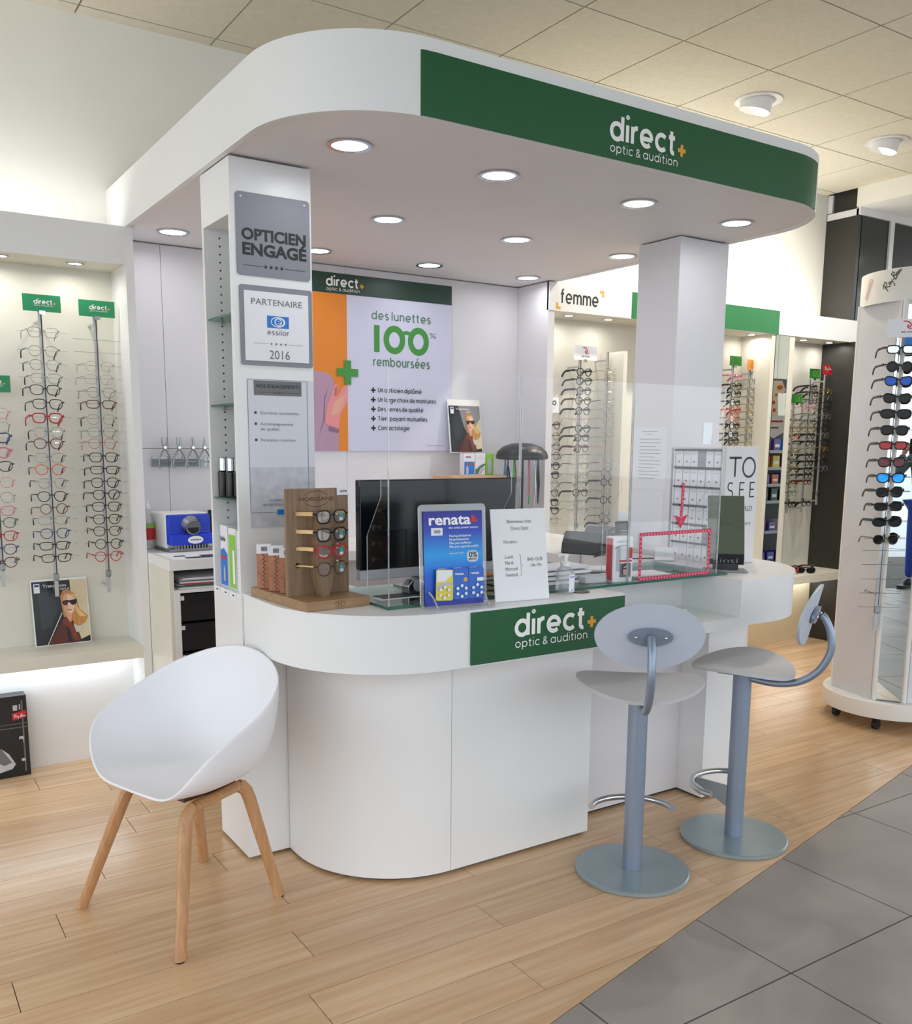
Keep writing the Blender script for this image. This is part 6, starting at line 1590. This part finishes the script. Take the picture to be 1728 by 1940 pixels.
M('goods_red', '#d8492e', .5, var=.05); M('goods_yellow', '#d8c04a', .5); M('goods_purple', '#5b3f7d', .5); M('goods_dkgreen', '#14402d', .5); M('goods_white', '#d9d9d4', .5)
GOODS = {1.44: ('goods_purple', 'print_blue', 'goods_red', 'print_black'), 1.27: ('goods_yellow', 'goods_purple', 'print_blue', 'goods_red'), 1.10: ('goods_red', 'print_blue', 'goods_white', 'print_blue'), .93: ('goods_dkgreen', 'goods_dkgreen', 'goods_dkgreen', 'goods_dkgreen'), .62: ('goods_purple', 'goods_white', 'print_black', 'print_navy'), .30: ('print_navy', 'print_black', 'goods_purple', 'print_navy')}
CN = {'goods_purple': 'purple', 'print_blue': 'blue', 'goods_red': 'orange-red', 'print_black': 'black', 'goods_yellow': 'yellow', 'goods_white': 'white', 'goods_dkgreen': 'dark green', 'print_navy': 'navy'}
for li, z in enumerate(LV):
    for k in range(7):
        mt = GOODS[z][k % 4]; h_ = rnd.uniform(.09, .13); wd = rnd.uniform(.09, .12); x = 7.33 + k * .155
        o = solo('goods_pack', MB().box(-wd / 2, wd / 2, -.12, 0, 0, h_), mt, f'{CN[mt]} pack on the {["lowest", "second lowest", "third lowest", "fourth", "fifth", "top"][li]} store shelf past the narrow mirror, {ORD[k]} along', 'package', (x, 2.345, z + .0005), 0, 'packs on the store shelving')
        art([('goods_white' if mt != 'goods_white' else 'print_blue', rect(-wd * .35, h_ * .3, wd * .35, h_ * .55))], plane((0, .0003, 0), (-1, 0, 0), (0, 0, 1)), o, 'label')
t = thing('hanging_sign', 'white hanging card sign with an orange spotted animal seen in the narrow mirror', 'sign', (7.30, 2.80, 1.62), R(210))
b = MB(); b.prism([(-.10, .0), (.0, -.06), (.10, .0), (.10, .15), (-.10, .15)], -.003, .003, lambda x, z, y: (x, y, z)); part('card', b, 'paper', t)
b = MB(); b.prism([(-.03, .15), (.04, .15), (.045, .34), (.07, .42), (.04, .47), (-.05, .47), (-.09, .38), (-.06, .35), (-.02, .37), (-.02, .3)], -.003, .003, lambda x, z, y: (x, y, z)); part('cut_out', b, M('animal_cream', '#efdcc6', .6), t)
art([('goods_red', ell(.01, .20, .015, .018, 8)), ('goods_red', ell(.02, .27, .014, .018, 8)), ('card_edge_orange', ell(.0, .34, .014, .014, 8)), ('card_edge_orange', ell(-.03, .41, .03, .02, 8)), ('print_red', rect(-.08, .09, .08, .105)), ('print_grey', rect(-.04, .03, .06, .045))], plane((0, -.0035, 0), (1, 0, 0), (0, 0, 1)), t)
b = MB(); b.tube([(0, 0, .46), (0, 0, 1.58)], .002, 4); part('cord', b, 'grey_plastic', t)
t = thing('ring_lamp', 'round white ceiling lamp glowing in the store past the narrow mirror', 'lamp', (8.0, 1.75, 2.0)); b = MB(); b.lathe([(.17, 0), (.17, .04), (.001, .05)], n=28); part('body', b, 'laminate_white', t, smooth=True); b = MB(); b.lathe([(.165, -.002), (.001, -.003)], n=28, cap=False); part('diffuser', b, 'lamp_face', t); b = MB(); b.tube([(0, 0, .05), (0, 0, 1.20)], .006, 8); part('stem', b, 'grey_plastic', t)
lamp('store_lamp', (7.6, 3.0, 3.15), 30, .6)
# door mat by the entrance
b = MB(); b.prism([(-5.5, -5.2), (-1.5, -5.2), (-1.5, -3.9), (-5.5, -3.9)], 0, .006); solo('door_mat', b, M('mat_dark', '#3a3d48', .9, var=.1), 'dark entrance mat lying at the open shop front', 'mat', (0, 0, 0))
# ------------------------------------------------------------------ the person taking the picture, seen in the tower's mirror
M('jacket', '#5f7478', .8, var=.06, sc=8); M('jeans', '#2c49a8', .85, var=.08, sc=10); M('hair', '#3b2a20', .6, var=.15, sc=20); M('shoe', '#1e1f22', .5); M('face_skin', '#d9a58c', .5, var=.03); M('lip', '#a85a55', .5); M('eye', '#20242a', .3)
pv = Vector((-.545, -.838)); ph = math.atan2(.545, .838)          # looks along the view
pe = thing('person', 'person in grey jacket and jeans holding up a phone, reflected in the tower mirror', 'person', (pv.x * .40, pv.y * .40, 0), -ph)
# local: +y forward, +x right


def skin(name, joints, edges, mat, root=0, sub=2):
    me = bpy.data.meshes.new(name); me.from_pydata([j[:3] for j in joints], edges, [])
    o = bpy.data.objects.new(name, me); C.objects.link(o); o.parent = pe
    md = o.modifiers.new('skin', 'SKIN'); md.use_smooth_shade = True
    for i, v in enumerate(me.skin_vertices[0].data):
        r = joints[i][3]; v.radius = r if isinstance(r, tuple) else (r, r); v.use_root = i == root
    s = o.modifiers.new('sub', 'SUBSURF'); s.levels = sub; s.render_levels = sub
    me.materials.append(MATS[mat]); return o


skin('jeans', [(0, 0, .92, (.155, .115)), (.09, 0, .86, .095), (.10, .03, .50, .062), (.105, -.01, .10, .052), (-.09, 0, .86, .095), (-.10, .02, .50, .062), (-.12, -.03, .10, .052)], [(0, 1), (1, 2), (2, 3), (0, 4), (4, 5), (5, 6)], 'jeans')
skin('jacket', [(0, 0, .93, (.165, .115)), (0, 0, 1.15, (.16, .11)), (0, 0, 1.33, (.18, .11)), (0, 0, 1.42, (.10, .08)), (.19, .0, 1.37, .058), (.26, .14, 1.20, .050), (.13, .30, 1.41, .040), (-.19, .0, 1.37, .058), (-.26, .14, 1.20, .050), (-.13, .30, 1.41, .040)], [(0, 1), (1, 2), (2, 3), (2, 4), (4, 5), (5, 6), (2, 7), (7, 8), (8, 9)], 'jacket')
skin('neck', [(0, 0, 1.40, .052), (0, .012, 1.48, .048), (0, .02, 1.53, .05)], [(0, 1), (1, 2)], 'face_skin')
b = MB(); b.ball((0, .02, 1.595), .1, 24, 16, (.78, .95, 1.16)); o = part('head', b, 'face_skin', pe, smooth=True)
b = MB(); b.ball((0, .113, 1.585), .016, 10, 8, (.8, 1, 1.5)); part('nose', b, 'face_skin', o, smooth=True)
for s in (-1, 1):
    b = MB(); b.ball((s * .032, .102, 1.60), .011, 10, 8, (1.3, .6, .8)); part('eye', b, 'eye', o, smooth=True)
    b = MB(); b.ball((s * .079, .015, 1.595), .022, 10, 8, (.4, .8, 1.4)); part('ear', b, 'face_skin', o, smooth=True)
b = MB(); b.ball((0, .104, 1.545), .02, 12, 6, (1.1, .5, .35)); part('mouth', b, 'lip', o, smooth=True)
b = MB(); b.ball((0, .005, 1.625), .106, 24, 14, (.82, .95, 1.0)); b.v = [p if p[1] < .075 or p[2] > 1.66 else (p[0], .075, max(p[2], 1.64)) for p in b.v]; part('hair', b, 'hair', pe, smooth=True)
for s in (-1, 1):
    J = [(s * .13, .305, 1.415, .026), (s * .085, .345, 1.455, (.034, .020)), (s * .070, .36, 1.478, (.036, .018))]
    E = [(0, 1), (1, 2)]
    for k in range(4):       # fingers curl round the phone's edges
        zz = 1.455 + .017 * k; n = len(J)
        J += [(s * .070, .372, zz + .012, .0085), (s * .050, .388, zz + .014, .008), (s * .030, .386, zz + .014, .007)]; E += [(2, n), (n, n + 1), (n + 1, n + 2)]
    n = len(J); J += [(s * .068, .345, 1.49, .010), (s * .052, .352, 1.515, .009), (s * .040, .358, 1.532, .008)]; E += [(1, n), (n, n + 1), (n + 1, n + 2)]
    skin('hand', J, E, 'face_skin', 0, 1)
for x, y in ((.105, .02), (-.12, .0)):
    b = MB(); b.prism(rrect(x - .048, y - .10, x + .048, y + .17, .04), .0, .035); b.ball((x, y - .02, .05), .06, 14, 8, (.8, 1.2, .8)); part('shoe', b, 'shoe', pe, smooth=True)
t = thing('mobile_phone', 'dark mobile phone held up in both hands, seen in the tower mirror', 'phone', (pv.x * .026, pv.y * .026, 1.5), -ph)
b = MB(); b.box(-.038, .038, -.004, .004, -.085, .075); part('body', b, 'black_gloss', t, bev=.003)
